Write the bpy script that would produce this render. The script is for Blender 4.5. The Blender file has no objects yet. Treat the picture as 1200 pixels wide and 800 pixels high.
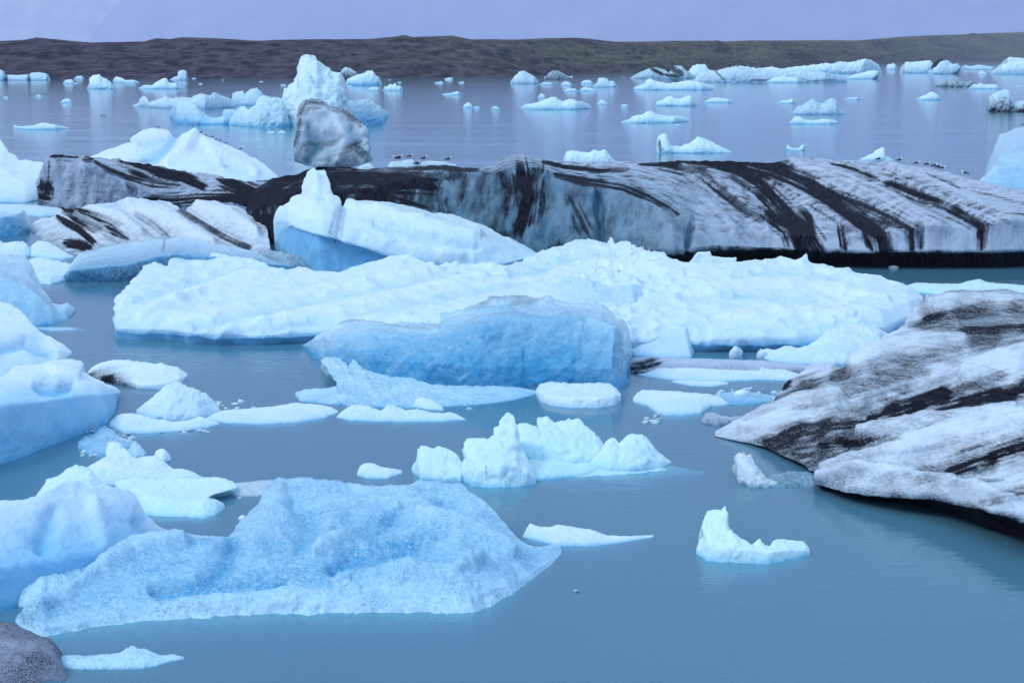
import bpy, math, random
import numpy as np

# ------------------------------------------------------------------ camera, sky, sun, exposure
scene = bpy.context.scene
COL = scene.collection
CAM_H, FOCAL, HORIZON = 12.0, 2000.0, 66.0          # metres above the water, focal length in px of a 1200 px wide frame
PITCH = math.atan((400.0 - HORIZON) / FOCAL)
CP, SP = math.cos(PITCH), math.sin(PITCH)

cam_data = bpy.data.cameras.new('camera')
cam_data.sensor_width = 36.0
cam_data.lens = FOCAL / 1200.0 * 36.0
cam_data.clip_start = 0.5
cam_data.clip_end = 60000.0
cam = bpy.data.objects.new('camera', cam_data)
cam.location = (0, 0, CAM_H)
cam.rotation_euler = (math.radians(90) - PITCH, 0, 0)
COL.objects.link(cam)
scene.camera = cam

SUN_ELEV, SUN_AZ = math.radians(46), math.radians(-108)    # azimuth from +Y clockwise: high on the left, a little behind the camera
world = bpy.data.worlds.new('World')
scene.world = world
world.use_nodes = True
wn, wl = world.node_tree.nodes, world.node_tree.links
wn.clear()
w_out = wn.new('ShaderNodeOutputWorld')
w_bg = wn.new('ShaderNodeBackground')
w_bg.inputs['Strength'].default_value = 0.1
w_sky = wn.new('ShaderNodeTexSky')
w_sky.sky_type = 'NISHITA'
w_sky.sun_disc = False
w_sky.sun_elevation = SUN_ELEV
w_sky.sun_rotation = SUN_AZ
w_sky.air_density = 1.5
w_sky.dust_density = 3.0
# overcast cloud deck: lavender at the horizon, about three times brighter overhead
w_geo = wn.new('ShaderNodeTexCoord')
w_sep = wn.new('ShaderNodeSeparateXYZ')
wl.new(w_geo.outputs['Generated'], w_sep.inputs[0])
w_noise = wn.new('ShaderNodeTexNoise')
w_noise.inputs['Scale'].default_value = 3.0
w_noise.inputs['Detail'].default_value = 4.0
w_map = wn.new('ShaderNodeMapping')
w_map.inputs['Scale'].default_value = (1.0, 1.0, 5.0)
wl.new(w_geo.outputs['Generated'], w_map.inputs[0])
wl.new(w_map.outputs[0], w_noise.inputs['Vector'])
w_add = wn.new('ShaderNodeMath'); w_add.operation = 'MULTIPLY_ADD'
w_add.inputs[1].default_value = 0.10; w_add.inputs[2].default_value = -0.05
wl.new(w_noise.outputs['Fac'], w_add.inputs[0])
w_sum = wn.new('ShaderNodeMath'); w_sum.operation = 'ADD'
wl.new(w_sep.outputs['Z'], w_sum.inputs[0]); wl.new(w_add.outputs[0], w_sum.inputs[1])
w_ramp = wn.new('ShaderNodeValToRGB')
wl.new(w_sum.outputs[0], w_ramp.inputs[0])
cr = w_ramp.color_ramp
cr.elements[0].position = 0.0; cr.elements[0].color = (0.275, 0.36, 0.695, 1)
cr.elements[1].position = 1.0; cr.elements[1].color = (0.78, 1.22, 1.62, 1)
e = cr.elements.new(0.12); e.color = (0.285, 0.37, 0.75, 1)
e = cr.elements.new(0.45); e.color = (0.50, 0.72, 1.10, 1)
w_scale = wn.new('ShaderNodeVectorMath'); w_scale.operation = 'SCALE'
w_scale.inputs['Scale'].default_value = 9.4
wl.new(w_ramp.outputs[0], w_scale.inputs[0])
w_mix = wn.new('ShaderNodeMix'); w_mix.data_type = 'RGBA'
w_mix.inputs[0].default_value = 0.90
wl.new(w_sky.outputs[0], w_mix.inputs[6]); wl.new(w_scale.outputs[0], w_mix.inputs[7])
wl.new(w_mix.outputs[2], w_bg.inputs['Color'])
wl.new(w_bg.outputs[0], w_out.inputs['Surface'])

sun_data = bpy.data.lights.new('sun', 'SUN')
sun_data.energy = 1.3
sun_data.angle = math.radians(18)
sun_data.color = (1.0, 0.99, 0.97)
sun = bpy.data.objects.new('sun', sun_data)
sd = (math.cos(SUN_ELEV) * math.sin(SUN_AZ), math.cos(SUN_ELEV) * math.cos(SUN_AZ), math.sin(SUN_ELEV))
import mathutils
sun.rotation_euler = mathutils.Vector(sd).to_track_quat('Z', 'Y').to_euler()
sun.location = (0, -20, 60)
COL.objects.link(sun)

vs = scene.view_settings
vs.view_transform = 'Standard'
try: vs.look = 'None'
except Exception: pass
vs.exposure = 0.0
vs.gamma = 1.0
vs.use_curve_mapping = False
scene.cycles.max_bounces = 8
scene.cycles.transparent_max_bounces = 12
scene.cycles.volume_bounces = 1
HAZE = True

# ------------------------------------------------------------------ helpers
def slope(px, py):
    """ray through a photo pixel -> (x per metre of Y, z per metre of Y)"""
    px = np.asarray(px, float); py = np.asarray(py, float)
    u = (px - 600.0) / FOCAL; v = (400.0 - py) / FOCAL
    dy = CP + v * SP; dz = -SP + v * CP
    return u / dy, dz / dy

def project(P):
    x, y, z = P[..., 0], P[..., 1], P[..., 2] - CAM_H
    d = y * CP - z * SP
    return 600 + FOCAL * x / d, 400 - FOCAL * (y * SP + z * CP) / d

_rng = np.random.RandomState(7)
_perm = np.concatenate([_rng.permutation(256)] * 3)
_grad = _rng.normal(size=(256, 3)); _grad /= np.linalg.norm(_grad, axis=1)[:, None]

def perlin(P):
    P = np.asarray(P, float)
    i = np.floor(P).astype(np.int64); f = P - i
    w = f * f * f * (f * (f * 6 - 15) + 10)
    i &= 255
    out = 0
    for dx in (0, 1):
        hx = _perm[i[..., 0] + dx]
        wx = w[..., 0] if dx else 1 - w[..., 0]
        for dy in (0, 1):
            hy = _perm[hx + i[..., 1] + dy]
            wy = w[..., 1] if dy else 1 - w[..., 1]
            for dz in (0, 1):
                g = _grad[_perm[hy + i[..., 2] + dz]]
                wz = w[..., 2] if dz else 1 - w[..., 2]
                dot = g[..., 0] * (f[..., 0] - dx) + g[..., 1] * (f[..., 1] - dy) + g[..., 2] * (f[..., 2] - dz)
                out = out + dot * wx * wy * wz
    return out * 1.5

def fbm(P, oct=5, gain=0.5, ridged=False):
    a, s, tot = 1.0, 0.0, 0.0
    P = np.array(P, float)
    for o in range(oct):
        n = perlin(P)
        if ridged: n = 1 - 2 * np.abs(n)
        s = s + a * n; tot += a
        a *= gain; P = P * 2.03 + 17.3
    return s / tot

def worley(P):
    """distance to the nearest and second nearest scattered cell point"""
    P = np.asarray(P, float)
    i = np.floor(P).astype(np.int64); f = P - i
    f1 = np.full(P.shape[:-1], 9.0); f2 = f1.copy()
    for dx in (-1, 0, 1):
        for dy in (-1, 0, 1):
            for dz in (-1, 0, 1):
                h = _perm[_perm[_perm[(i[..., 0] + dx) & 255] + ((i[..., 1] + dy) & 255)] + ((i[..., 2] + dz) & 255)]
                c = _grad[h] * 0.5 + 0.5
                d = np.sqrt((c[..., 0] + dx - f[..., 0]) ** 2 + (c[..., 1] + dy - f[..., 1]) ** 2 + (c[..., 2] + dz - f[..., 2]) ** 2)
                m = d < f1
                f2 = np.where(m, f1, np.minimum(f2, d)); f1 = np.where(m, d, f1)
    return f1, f2

def facets(P):
    """tilted flat chips between fracture lines"""
    P = np.asarray(P, float)
    i = np.floor(P).astype(np.int64); f = P - i
    f1 = np.full(P.shape[:-1], 9.0); f2 = f1.copy(); til = np.zeros(P.shape[:-1])
    for dx in (-1, 0, 1):
        for dy in (-1, 0, 1):
            for dz in (-1, 0, 1):
                h = _perm[_perm[_perm[(i[..., 0] + dx) & 255] + ((i[..., 1] + dy) & 255)] + ((i[..., 2] + dz) & 255)]
                c = _grad[h] * 0.5 + 0.5
                v = np.stack([c[..., 0] + dx - f[..., 0], c[..., 1] + dy - f[..., 1], c[..., 2] + dz - f[..., 2]], -1)
                d = np.sqrt((v ** 2).sum(-1)); m = d < f1
                t = (v * _grad[(h * 7 + 3) & 255]).sum(-1) + 0.35 * _grad[(h * 5 + 11) & 255][..., 0]
                f2 = np.where(m, f1, np.minimum(f2, d)); til = np.where(m, t, til); f1 = np.where(m, d, f1)
    e = np.clip((f2 - f1) / 0.16, 0, 1); e = e * e * (3 - 2 * e)
    return til * e - 0.10 * (1 - e)

def smooth(A, sigma, axis):
    if sigma < 0.3: return A
    r = int(math.ceil(sigma * 3)); k = np.exp(-0.5 * (np.arange(-r, r + 1) / sigma) ** 2); k /= k.sum()
    A = np.moveaxis(A, axis, 0); n = A.shape[0]
    idx = np.arange(n)[:, None] + np.arange(-r, r + 1)[None, :]
    # reflect about the end values so that the ends stay where they are
    lo = 2 * A[0] - A[np.clip(-idx, 0, n - 1)]
    hi = 2 * A[-1] - A[np.clip(2 * (n - 1) - idx, 0, n - 1)]
    sh = (n, 2 * r + 1) + (1,) * (A.ndim - 1)
    I = idx.reshape(sh)
    B = np.where(I < 0, lo, np.where(I > n - 1, hi, A[np.clip(idx, 0, n - 1)]))
    out = (B * k.reshape((1, -1) + (1,) * (A.ndim - 1))).sum(1)
    return np.moveaxis(out, 0, axis)

def link_mesh(name, verts, faces, mat, attrs=None, parent=None, flat=False):
    me = bpy.data.meshes.new(name)
    me.from_pydata(np.asarray(verts, float).tolist(), [], faces)
    me.update()
    if not flat:
        me.polygons.foreach_set('use_smooth', [True] * len(me.polygons))
    for k, v in (attrs or {}).items():
        a = me.attributes.new(k, 'FLOAT', 'POINT')
        a.data.foreach_set('value', np.asarray(v, np.float32).ravel())
    me.materials.append(mat)
    ob = bpy.data.objects.new(name, me)
    COL.objects.link(ob)
    if parent is not None: ob.parent = parent
    return ob

def tag(ob, label, cat, group=None):
    assert 4 <= len(label.split()) <= 16, label
    ob['label'] = label; ob['category'] = cat
    if group: ob['group'] = group
    return ob

def structure(ob, kind='structure'):
    ob['kind'] = kind
    return ob

# ------------------------------------------------------------------ materials
def N(nt, typ, **kw):
    n = nt.nodes.new(typ)
    for k, v in kw.items():
        if k in n.inputs: n.inputs[k].default_value = v
        else: setattr(n, k, v)
    return n

def mixc(nt, fac, a, b, blend='MIX'):
    m = nt.nodes.new('ShaderNodeMix'); m.data_type = 'RGBA'; m.blend_type = blend
    for s, v in ((0, fac), (6, a), (7, b)):
        if hasattr(v, 'is_linked') or hasattr(v, 'links'): nt.links.new(v, m.inputs[s])
        else: m.inputs[s].default_value = v if s == 0 else (*v, 1) if len(v) == 3 else v
    return m.outputs[2]

def math_(nt, op, a, b=None, c=None, clamp=False):
    m = nt.nodes.new('ShaderNodeMath'); m.operation = op; m.use_clamp = clamp
    for i, v in enumerate((a, b, c)):
        if v is None: continue
        if hasattr(v, 'links'): nt.links.new(v, m.inputs[i])
        else: m.inputs[i].default_value = v
    return m.outputs[0]

def ramp(nt, fac, stops):
    r = nt.nodes.new('ShaderNodeValToRGB')
    nt.links.new(fac, r.inputs[0])
    els = r.color_ramp.elements
    while len(els) < len(stops): els.new(0.5)
    for e, (p, c) in zip(els, stops):
        e.position = p; e.color = (c, c, c, 1) if isinstance(c, (int, float)) else (*c, 1)
    return r.outputs[0]

def noise_tex(nt, vec, scale, detail=4, rough=0.55, stretch=None):
    if stretch:
        mp = nt.nodes.new('ShaderNodeMapping'); mp.inputs['Scale'].default_value = stretch
        nt.links.new(vec, mp.inputs[0]); vec = mp.outputs[0]
    n = nt.nodes.new('ShaderNodeTexNoise')
    n.inputs['Scale'].default_value = scale; n.inputs['Detail'].default_value = detail
    n.inputs['Roughness'].default_value = rough
    nt.links.new(vec, n.inputs['Vector'])
    return n.outputs['Fac']

def ice_material(name, white, blue, dirt=(0.007, 0.007, 0.011), grain=0.25, bump=0.5, scale=1.0,
                 rough=0.42, speckle=0.0, crystal=False, sss=0.0, streak=0.0, flow=None, grit=4.2, var=0.55, veins=0.0):
    """glacier ice: 'blue' (dense clear ice) and 'dirt' (ash bands, painted undercut shadow) come from the mesh, broken up by fine noise"""
    m = bpy.data.materials.new(name); m.use_nodes = True
    nt = m.node_tree; b = nt.nodes['Principled BSDF']
    pos = N(nt, 'ShaderNodeTexCoord').outputs['Object']
    ab = N(nt, 'ShaderNodeAttribute', attribute_name='blue').outputs['Fac']
    ad = N(nt, 'ShaderNodeAttribute', attribute_name='dirt').outputs['Fac']
    n1 = noise_tex(nt, pos, 0.9 * scale, 6)
    n2 = noise_tex(nt, pos, 7.0 * scale, 5, 0.6)
    n3 = noise_tex(nt, pos, 30.0 * scale, 3, 0.7)
    g2, g3 = n2, n3
    if flow is not None:
        r_ = N(nt, 'ShaderNodeMapping'); r_.inputs['Rotation'].default_value = (0, 0, math.radians(flow))
        nt.links.new(pos, r_.inputs[0])
        g2 = noise_tex(nt, r_.outputs[0], 5.0 * scale, 5, 0.65, (1.0, 0.10, 0.45))
        g3 = noise_tex(nt, r_.outputs[0], 26.0 * scale, 3, 0.7, (1.0, 0.30, 0.8))
    # blue amount
    f = math_(nt, 'MULTIPLY_ADD', n1, var, -0.5 * var)
    f = math_(nt, 'ADD', ab, f)
    f = math_(nt, 'ADD', f, math_(nt, 'MULTIPLY_ADD', n2, grain, -0.5 * grain), clamp=True)
    col = mixc(nt, f, white, blue)
    if veins:
        vn = noise_tex(nt, pos, 0.8 * scale, 5, 0.6, (1.0, 1.0, 1.6))
        vn = math_(nt, 'ABSOLUTE', math_(nt, 'SUBTRACT', vn, 0.5))
        col = mixc(nt, math_(nt, 'MULTIPLY', ramp(nt, vn, [(0.0, 1.0), (0.05, 0.0)]), veins), col, (0.72, 0.88, 0.96))
        vk = math_(nt, 'ABSOLUTE', math_(nt, 'SUBTRACT', noise_tex(nt, pos, 1.7 * scale, 4, 0.6), 0.5))
        col = mixc(nt, math_(nt, 'MULTIPLY', ramp(nt, vk, [(0.0, 1.0), (0.018, 0.0)]), veins * 0.8), col, (0.03, 0.17, 0.36))
    if crystal:
        v = nt.nodes.new('ShaderNodeTexVoronoi'); v.inputs['Scale'].default_value = 23 * scale
        nt.links.new(pos, v.inputs['Vector'])
        sepv = nt.nodes.new('ShaderNodeSeparateColor'); nt.links.new(v.outputs['Color'], sepv.inputs[0])
        cm = math_(nt, 'MULTIPLY', ramp(nt, sepv.outputs[0], [(0.60, 0.0), (1.0, 0.48)]), ramp(nt, n1, [(0.3, 0.25), (0.6, 1.0)]))
        col = mixc(nt, cm, col, (0.70, 0.84, 0.94))
        dk = math_(nt, 'MULTIPLY', ramp(nt, sepv.outputs[1], [(0.78, 0.0), (1.0, 0.65)]), ramp(nt, n1, [(0.35, 0.1), (0.65, 1.0)]))
        col = mixc(nt, dk, col, (0.08, 0.2, 0.36))
    if streak:
        st = noise_tex(nt, pos, 1.0, 5, 0.6, (3.2, 3.2, 0.22))
        col = mixc(nt, math_(nt, 'MULTIPLY', ramp(nt, st, [(0.42, 0.0), (0.66, 1.0)]), streak), col, (0.10, 0.15, 0.22))
    # ash and grit, and the undercut shadow painted with them
    g = math_(nt, 'ADD', math_(nt, 'MULTIPLY_ADD', g3, 0.9, -0.45), math_(nt, 'MULTIPLY_ADD', g2, 0.7, -0.35))
    w = math_(nt, 'MULTIPLY', math_(nt, 'MULTIPLY', ad, math_(nt, 'SUBTRACT', 1.15, ad)), grit)
    d = math_(nt, 'ADD', math_(nt, 'MULTIPLY', ad, 1.15), math_(nt, 'MULTIPLY', g, w))
    d = ramp(nt, d, [(0.14, 0.0), (0.90, 1.0)])
    d = math_(nt, 'MULTIPLY', d, ramp(nt, ad, [(0.0, 0.0), (0.06, 1.0)]))
    if speckle:
        sp = ramp(nt, n3, [(0.50 if speckle > 0.5 else 0.52, 0.0), (0.56 if speckle > 0.5 else 0.62, 1.0)])
        big = ramp(nt, n1, [(0.38, 0.15), (0.62, 1.0)])
        d = math_(nt, 'MAXIMUM', d, math_(nt, 'MULTIPLY', math_(nt, 'MULTIPLY', sp, big), speckle))
    dc = mixc(nt, ramp(nt, g2, [(0.40, 0.0), (0.75, 1.0)]), dirt, tuple(4.5 * c for c in dirt))
    col = mixc(nt, d, col, dc)
    nt.links.new(col, b.inputs['Base Color'])
    nt.links.new(math_(nt, 'MULTIPLY_ADD', d, -0.42, 0.5), b.inputs['Specular IOR Level'])
    b.inputs['Roughness'].default_value = rough
    b.inputs['IOR'].default_value = 1.31
    nt.links.new(math_(nt, 'MULTIPLY_ADD', d, 0.4, rough, clamp=True), b.inputs['Roughness'])
    if sss:
        b.inputs['Subsurface Weight'].default_value = sss
        b.inputs['Subsurface Radius'].default_value = (0.25, 0.6, 1.0)
        b.inputs['Subsurface Scale'].default_value = 0.3
    h = math_(nt, 'ADD', math_(nt, 'MULTIPLY', n2, 0.09 / scale), math_(nt, 'MULTIPLY', n3, 0.022 / scale))
    if crystal: h = math_(nt, 'ADD', h, math_(nt, 'MULTIPLY', v.outputs['Distance'], 0.03 / scale))
    bp = nt.nodes.new('ShaderNodeBump'); bp.inputs['Strength'].default_value = bump
    bp.inputs['Distance'].default_value = 1.0
    nt.links.new(h, bp.inputs['Height'])
    nt.links.new(bp.outputs[0], b.inputs['Normal'])
    return m

SSS = 0.35
M_WHITE = ice_material('ice_white', (0.76, 0.89, 0.94), (0.20, 0.52, 0.78), grain=0.35, rough=0.35, sss=SSS)
M_SNOW = ice_material('ice_snow', (0.75, 0.86, 0.93), (0.13, 0.47, 0.76), grain=0.15, rough=0.45, bump=0.35, sss=SSS)
M_CYAN = ice_material('ice_cyan', (0.72, 0.92, 0.95), (0.20, 0.58, 0.80), grain=0.35, rough=0.3, sss=SSS)
M_BLUE = ice_material('ice_blue', (0.62, 0.83, 0.91), (0.06, 0.32, 0.56), grain=0.35, rough=0.16, bump=0.3, sss=SSS, var=0.6, veins=0.10)
M_CRYSTAL = ice_material('ice_crystal', (0.50, 0.76, 0.90), (0.08, 0.36, 0.62), grain=0.8, bump=0.32, rough=0.2, var=1.1, veins=0.12, crystal=True)
M_FARBLUE = ice_material('ice_far_blue', (0.66, 0.86, 0.94), (0.12, 0.42, 0.70), scale=0.25, bump=0.6)
M_DIRTY = ice_material('ice_dirty', (0.70, 0.77, 0.87), (0.16, 0.36, 0.52), grain=0.3, bump=0.5, rough=0.45, flow=-51, grit=3.8, sss=0.2)
M_HEAP = ice_material('ice_seamed', (0.72, 0.79, 0.88), (0.16, 0.36, 0.52), grain=0.3, bump=0.5, rough=0.45, flow=17, grit=3.0, sss=0.2)
M_CLIFF = ice_material('ice_striped', (0.52, 0.57, 0.69), (0.085, 0.21, 0.30), grain=0.3, bump=0.5, rough=0.42, flow=15, grit=3.5)
M_BOULDER = ice_material('ice_boulder', (0.62, 0.70, 0.80), (0.17, 0.34, 0.44), grain=0.25, bump=0.4, rough=0.35, sss=0.2)
M_GREY = ice_material('ice_grey', (0.52, 0.58, 0.72), (0.12, 0.30, 0.44), grain=0.3, bump=0.7, rough=0.5, speckle=0.15)
M_GRIT = ice_material('ice_gritty', (0.40, 0.42, 0.54), (0.25, 0.30, 0.42), grain=0.2, bump=1.0, rough=0.6, speckle=1.0, scale=1.6)
M_CLEAR = ice_material('ice_clear', (0.80, 0.90, 0.96), (0.22, 0.44, 0.58), grain=1.0, bump=1.0, rough=0.15)
# distant bergs: broader noise so that it is not lost below the size of a pixel
M_FAR = ice_material('ice_far', (0.78, 0.95, 0.97), (0.16, 0.50, 0.76), scale=0.25, bump=0.7)
M_FARDIRT = ice_material('ice_far_dirty', (0.66, 0.84, 0.92), (0.20, 0.46, 0.68), scale=0.25, bump=0.7, speckle=0.22)

# ------------------------------------------------------------------ lofted ice
def resample(pts, n, sm):
    p = np.array(pts, float)
    d = np.abs(np.diff(p[:, 0])) + 0.45 * np.abs(np.diff(p[:, 1]))
    u = np.concatenate([[0], np.cumsum(d)]); u /= u[-1]
    s = np.linspace(0, 1, n)
    q = np.stack([np.interp(s, u, p[:, 0]), np.interp(s, u, p[:, 1])], 1)
    return smooth(q, sm, 0)

def along(v, n):
    v = np.atleast_1d(np.asarray(v, float))
    if len(v) == 1: return np.full(n, v[0])
    return np.interp(np.linspace(0, 1, n), np.linspace(0, 1, len(v)), v)

def strokes_on(P, strokes, streak=True, sk=0.8):
    """amount per vertex round centre lines given on the berg's face: streaky along the line, soft at the rim"""
    PX, PY = project(P)
    pos, neg = np.zeros(len(P)), np.zeros(len(P))
    for j, (w, a, pts) in enumerate(strokes):
        p = np.array(pts, float); pad = 2.6 * w + 3
        I = np.where((PX > p[:, 0].min() - pad) & (PX < p[:, 0].max() + pad) & (PY > p[:, 1].min() - pad) & (PY < p[:, 1].max() + pad))[0]
        if not len(I): continue
        px, py = PX[I], PY[I]
        n1 = perlin(np.stack([px * 0.05, py * 0.07, 0 * px + 3.3], 1))
        best = np.full(len(I), 1e9); lat = np.zeros(len(I)); run = np.zeros(len(I)); acc = 0.0
        for (x0, y0), (x1, y1) in zip(p[:-1], p[1:]):
            dx, dy = x1 - x0, y1 - y0; L = math.hypot(dx, dy) + 1e-9
            t = np.clip(((px - x0) * dx + (py - y0) * dy) / (L * L), 0, 1)
            d = np.hypot(px - x0 - t * dx, py - y0 - t * dy)
            m = d < best
            best = np.where(m, d, best); run = np.where(m, acc + t * L, run)
            lat = np.where(m, ((px - x0) * dy - (py - y0) * dx) / L, lat)
            acc += L
        e = np.minimum(run, acc - run) / (0.18 * acc + 1e-6)          # thin out towards both ends
        ww = w * (0.62 + 0.38 * np.clip(e, 0, 1))
        if streak:
            s = perlin(np.stack([run / 110.0 + j * 5.1, lat / (2.6 + 0.10 * w), 0 * run + 1.7], 1)) + 0.6 * perlin(np.stack([run / 45.0, lat / (2.2 + 0.05 * w), 0 * run + 4.7], 1))
            v = 1.16 - 0.74 * best / ww + sk * s + (0.2 + 0.5 * (0.8 - sk)) * n1 * min(1.0, w / 6 + 0.25)
            q = np.clip(v, 0, 1) * np.clip((2.4 * ww + 1 - best) / 2.0, 0, 1)
        else:
            q = np.exp(-(best * (1 + 0.35 * n1) / ww) ** 2)
        if a >= 0: pos[I] = np.maximum(pos[I], a * q)
        else: neg[I] = np.maximum(neg[I], -a * q)
    return pos, neg

def flow_lines(guides, n, seed, w=(1.0, 2.4), a=(0.3, 0.6), length=(0.25, 0.7)):
    """thin ash lines running between guide curves, each over a stretch of its own"""
    r = random.Random(seed); out = []
    t = np.linspace(0, 1, 24)
    g = []
    for c in guides:
        c = np.array(c, float); u = np.concatenate([[0], np.cumsum(np.hypot(*np.diff(c, axis=0).T))]); u /= u[-1]
        g.append(np.stack([np.interp(t, u, c[:, 0]), np.interp(t, u, c[:, 1])], 1))
    for i in range(n):
        k = r.uniform(0, len(g) - 1.001); j = int(k); f = k - j
        ln = r.uniform(*length); s = r.uniform(0, 1 - ln)
        i0, i1 = int(s * 23), max(int(s * 23) + 3, int((s + ln) * 23))
        c = (g[j] * (1 - f) + g[j + 1] * f)[i0:i1 + 1]
        out.append((r.uniform(*w), r.uniform(*a), [tuple(p) for p in c[::3]] + [tuple(c[-1])]))
    return out

def run_on(strokes, limit, by):
    """ash bands that reach the limit go on along their own direction"""
    out = []
    for w, a, p in strokes:
        p = [tuple(q) for q in p]
        if p[-1][0] >= limit:
            (x0, y0), (x1, y1) = p[-2], p[-1]; f = by / max(x1 - x0, 1e-3)
            p.append((x1 + by, y1 + (y1 - y0) * f * 0.7 + 12))
        out.append((w, a, p))
    return out

BERGS = {}
def berg(key, name, label, cat, mat, lines, seed=0, pw=1.7, lift=0.0, under=None, relief=(), rag=1.0, facet=0.05, fcell=0.33, flute=0.0, sk=0.8, wet=0.45, footshade=0.0, tint=0.55, amp=0.05, crag=0.03, dimple=0.0,
         nscale=1.0, back=1.0, cap=None, blue=None, dirt=None, strokes=(), groove=0.0, sm=0.6, apron=0.25, group=None,
         near=1.0, Y0=None, fine=1.0, streakdirt=0.0, hscale=None, depth=0.5):
    """one iceberg: 'lines' run left to right from the waterline up to the skyline, each (k, [(x, y), ...]);
    k sets how far back the line lies: 0 = straight above the waterline, 1 = as far as a surface lying on the water"""
    base = np.array(lines[0][1], float)
    wpx = max(np.ptp(np.array(l[1], float)[:, 0]) for l in lines)
    hpx = max(base[:, 1].max() - min(np.array(l[1], float)[:, 1].min() for l in lines), 3)
    n = int(np.clip(wpx * 0.8 * fine, 16, 1250))
    L = [resample(l[1], n, sm * n / max(wpx, 1)) for l in lines]
    lift0 = lift; lift = along(lift, n)
    sx, sz = slope(L[0][:, 0], L[0][:, 1])
    Yb = (CAM_H - lift) / np.maximum(-sz, 1e-4) if Y0 is None else np.full(n, float(Y0))
    rows, ks = [], []
    Hv = hpx * Yb.mean() / FOCAL
    Yl = [Yb]
    for (k, _), q in zip(lines[1:], L[1:]):
        sx_, sz_ = slope(q[:, 0], q[:, 1])
        Ymax = (CAM_H + 0.02) / np.maximum(-sz_, 1e-4)
        lim = np.maximum(Ymax - Yb, 0)
        kk = along(k, n)
        if cap: lim = np.minimum(lim, cap * Hv)
        if Y0 is not None: lim = np.minimum(np.full(n, depth), (np.maximum(L[0][:, 1] - q[:, 1], 0) * 0.6) * Y0 / FOCAL + 0.02)
        Yl.append(Yb + kk * lim)
    # rows between the lines, spaced by their distance in the picture
    rf = 1.9 if len(strokes) > 6 else 1.0
    segs = []
    for a, b2 in zip(L[:-1], L[1:]):
        segs.append(max(2, int(np.hypot(*(b2 - a).T).mean() * 0.8 * fine * rf + 1)))
    PX, PY, YY, TT = [], [], [], []
    nseg = len(segs)
    bl = [along(v, n) for v in (blue if blue is not None else [0.3] + [0.0] * (len(lines) - 1))]
    dl = [along(v, n) for v in (dirt if dirt is not None else [0.0] * len(lines))]
    BB, DD = [], []
    tot = int(np.clip(sum(segs), 5, 240 if rf == 1 else 430)); segs = [max(2, int(round(s * tot / sum(segs)))) for s in segs]
    for j, m in enumerate(segs):
        ts = np.arange(m) / m
        if j == nseg - 1: ts = np.append(ts, 1.0)
        for t in ts:
            PX.append(L[j][:, 0] * (1 - t) + L[j + 1][:, 0] * t)
            PY.append(L[j][:, 1] * (1 - t) + L[j + 1][:, 1] * t)
            td = t ** pw if nseg == 1 else t
            YY.append(Yl[j] * (1 - td) + Yl[j + 1] * td)
            BB.append(bl[j] * (1 - t) + bl[j + 1] * t)
            DD.append(dl[j] * (1 - t) + dl[j + 1] * t)
    PX, PY, YY, BB, DD = (np.array(a) for a in (PX, PY, YY, BB, DD))
    BB = np.clip(BB + wet * np.exp(-np.maximum(L[0][:, 1][None, :] - PY, 0) / 2.2), 0, 1)
    if nseg > 1:
        YY = smooth(YY, len(YY) * 0.02, 0); BB = smooth(BB, len(YY) * 0.02, 0); DD = smooth(DD, len(YY) * 0.02, 0)
    jw = np.clip(np.minimum(np.linspace(0, wpx, n), np.linspace(wpx, 0, n)) / 8, 0, 1)[None, :]
    jr = (np.linspace(0, 1, len(PX)) ** 7)[:, None]
    q3 = np.stack([PX / 11.0, PY / 11.0, 0 * PX + seed * 1.37], -1)
    PY = PY + jw * jr * rag * min(1.2, 0.03 * hpx) * 1.5 * fbm(q3, 4, 0.6)
    sx, sz = slope(PX, PY)
    F = np.stack([sx * YY, YY, CAM_H + sz * YY], -1)            # front surface, rows from the waterline up
    m = len(F)
    # back slope down to the water behind the skyline
    R = F[-1]; zb = F[0, :, 2]
    hr = np.maximum(R[:, 2] - zb, 0.0)
    ss = -sz[-1]
    B = np.minimum(back * hr + 0.15 * hr.max(), hr / np.maximum(1.45 * ss, 1e-4))
    B = smooth(np.maximum(B, 0.02), 2, 0)
    nb = int(np.clip(m // 3, 4, 14))
    rowsB, bB, dB = [], [], []
    for i in range(1, nb + 1):
        t = i / nb
        rowsB.append(np.stack([R[:, 0] * (1 + 0.0 * t), R[:, 1] + B * t, R[:, 2] - hr * t], 1))
        bB.append(BB[-1] * (1 - t) + 0.3 * t); dB.append(DD[-1])
    # feet below the water, front and back
    u = under if under is not None else -apron
    foot = -0.9 if Y0 is None else None
    skF, skB = [], []
    if Y0 is None:
        hloc = np.clip(hr / max(0.6 * hr.max(), 1e-6), 0.1, 1) * min(1.0, hr.max())
        ends = np.minimum(np.arange(n), np.arange(n)[::-1]) / (0.3 * n)
        hw = smooth(np.sqrt(np.clip(hloc, 0, 1)) * np.clip(ends, 0, 1), n * 0.03, 0).clip(0, 1)
        hw = hw * (1 + 0.35 * perlin(np.stack([F[0][:, 0] * 0.9, F[0][:, 1] * 0.9, np.zeros(n) + seed], 1)))
        for t in (1.0, 0.75, 0.5, 0.3, 0.15, 0.06):
            q = F[0].copy(); q[:, 1] += u * (t ** 0.8) * hw; q[:, 2] = zb * (1 - t) - (2.4 * hw + 0.08) * t ** 1.25
            q[:, 0] *= q[:, 1] / F[0][:, 1]
            skF.append(q)
        q = rowsB[-1].copy(); q[:, 2] = -(2.2 * hw + 0.08); q[:, 1] += 0.2; skB.append(q)
    G = np.array(skF + list(F) + rowsB + skB)
    nsk = len(skF)
    BBf = np.concatenate([np.repeat(BB[:1] + 0.15, nsk, 0) if nsk else BB[:0], BB, np.array(bB), np.repeat(np.array(bB)[-1:], len(skB), 0)])
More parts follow.
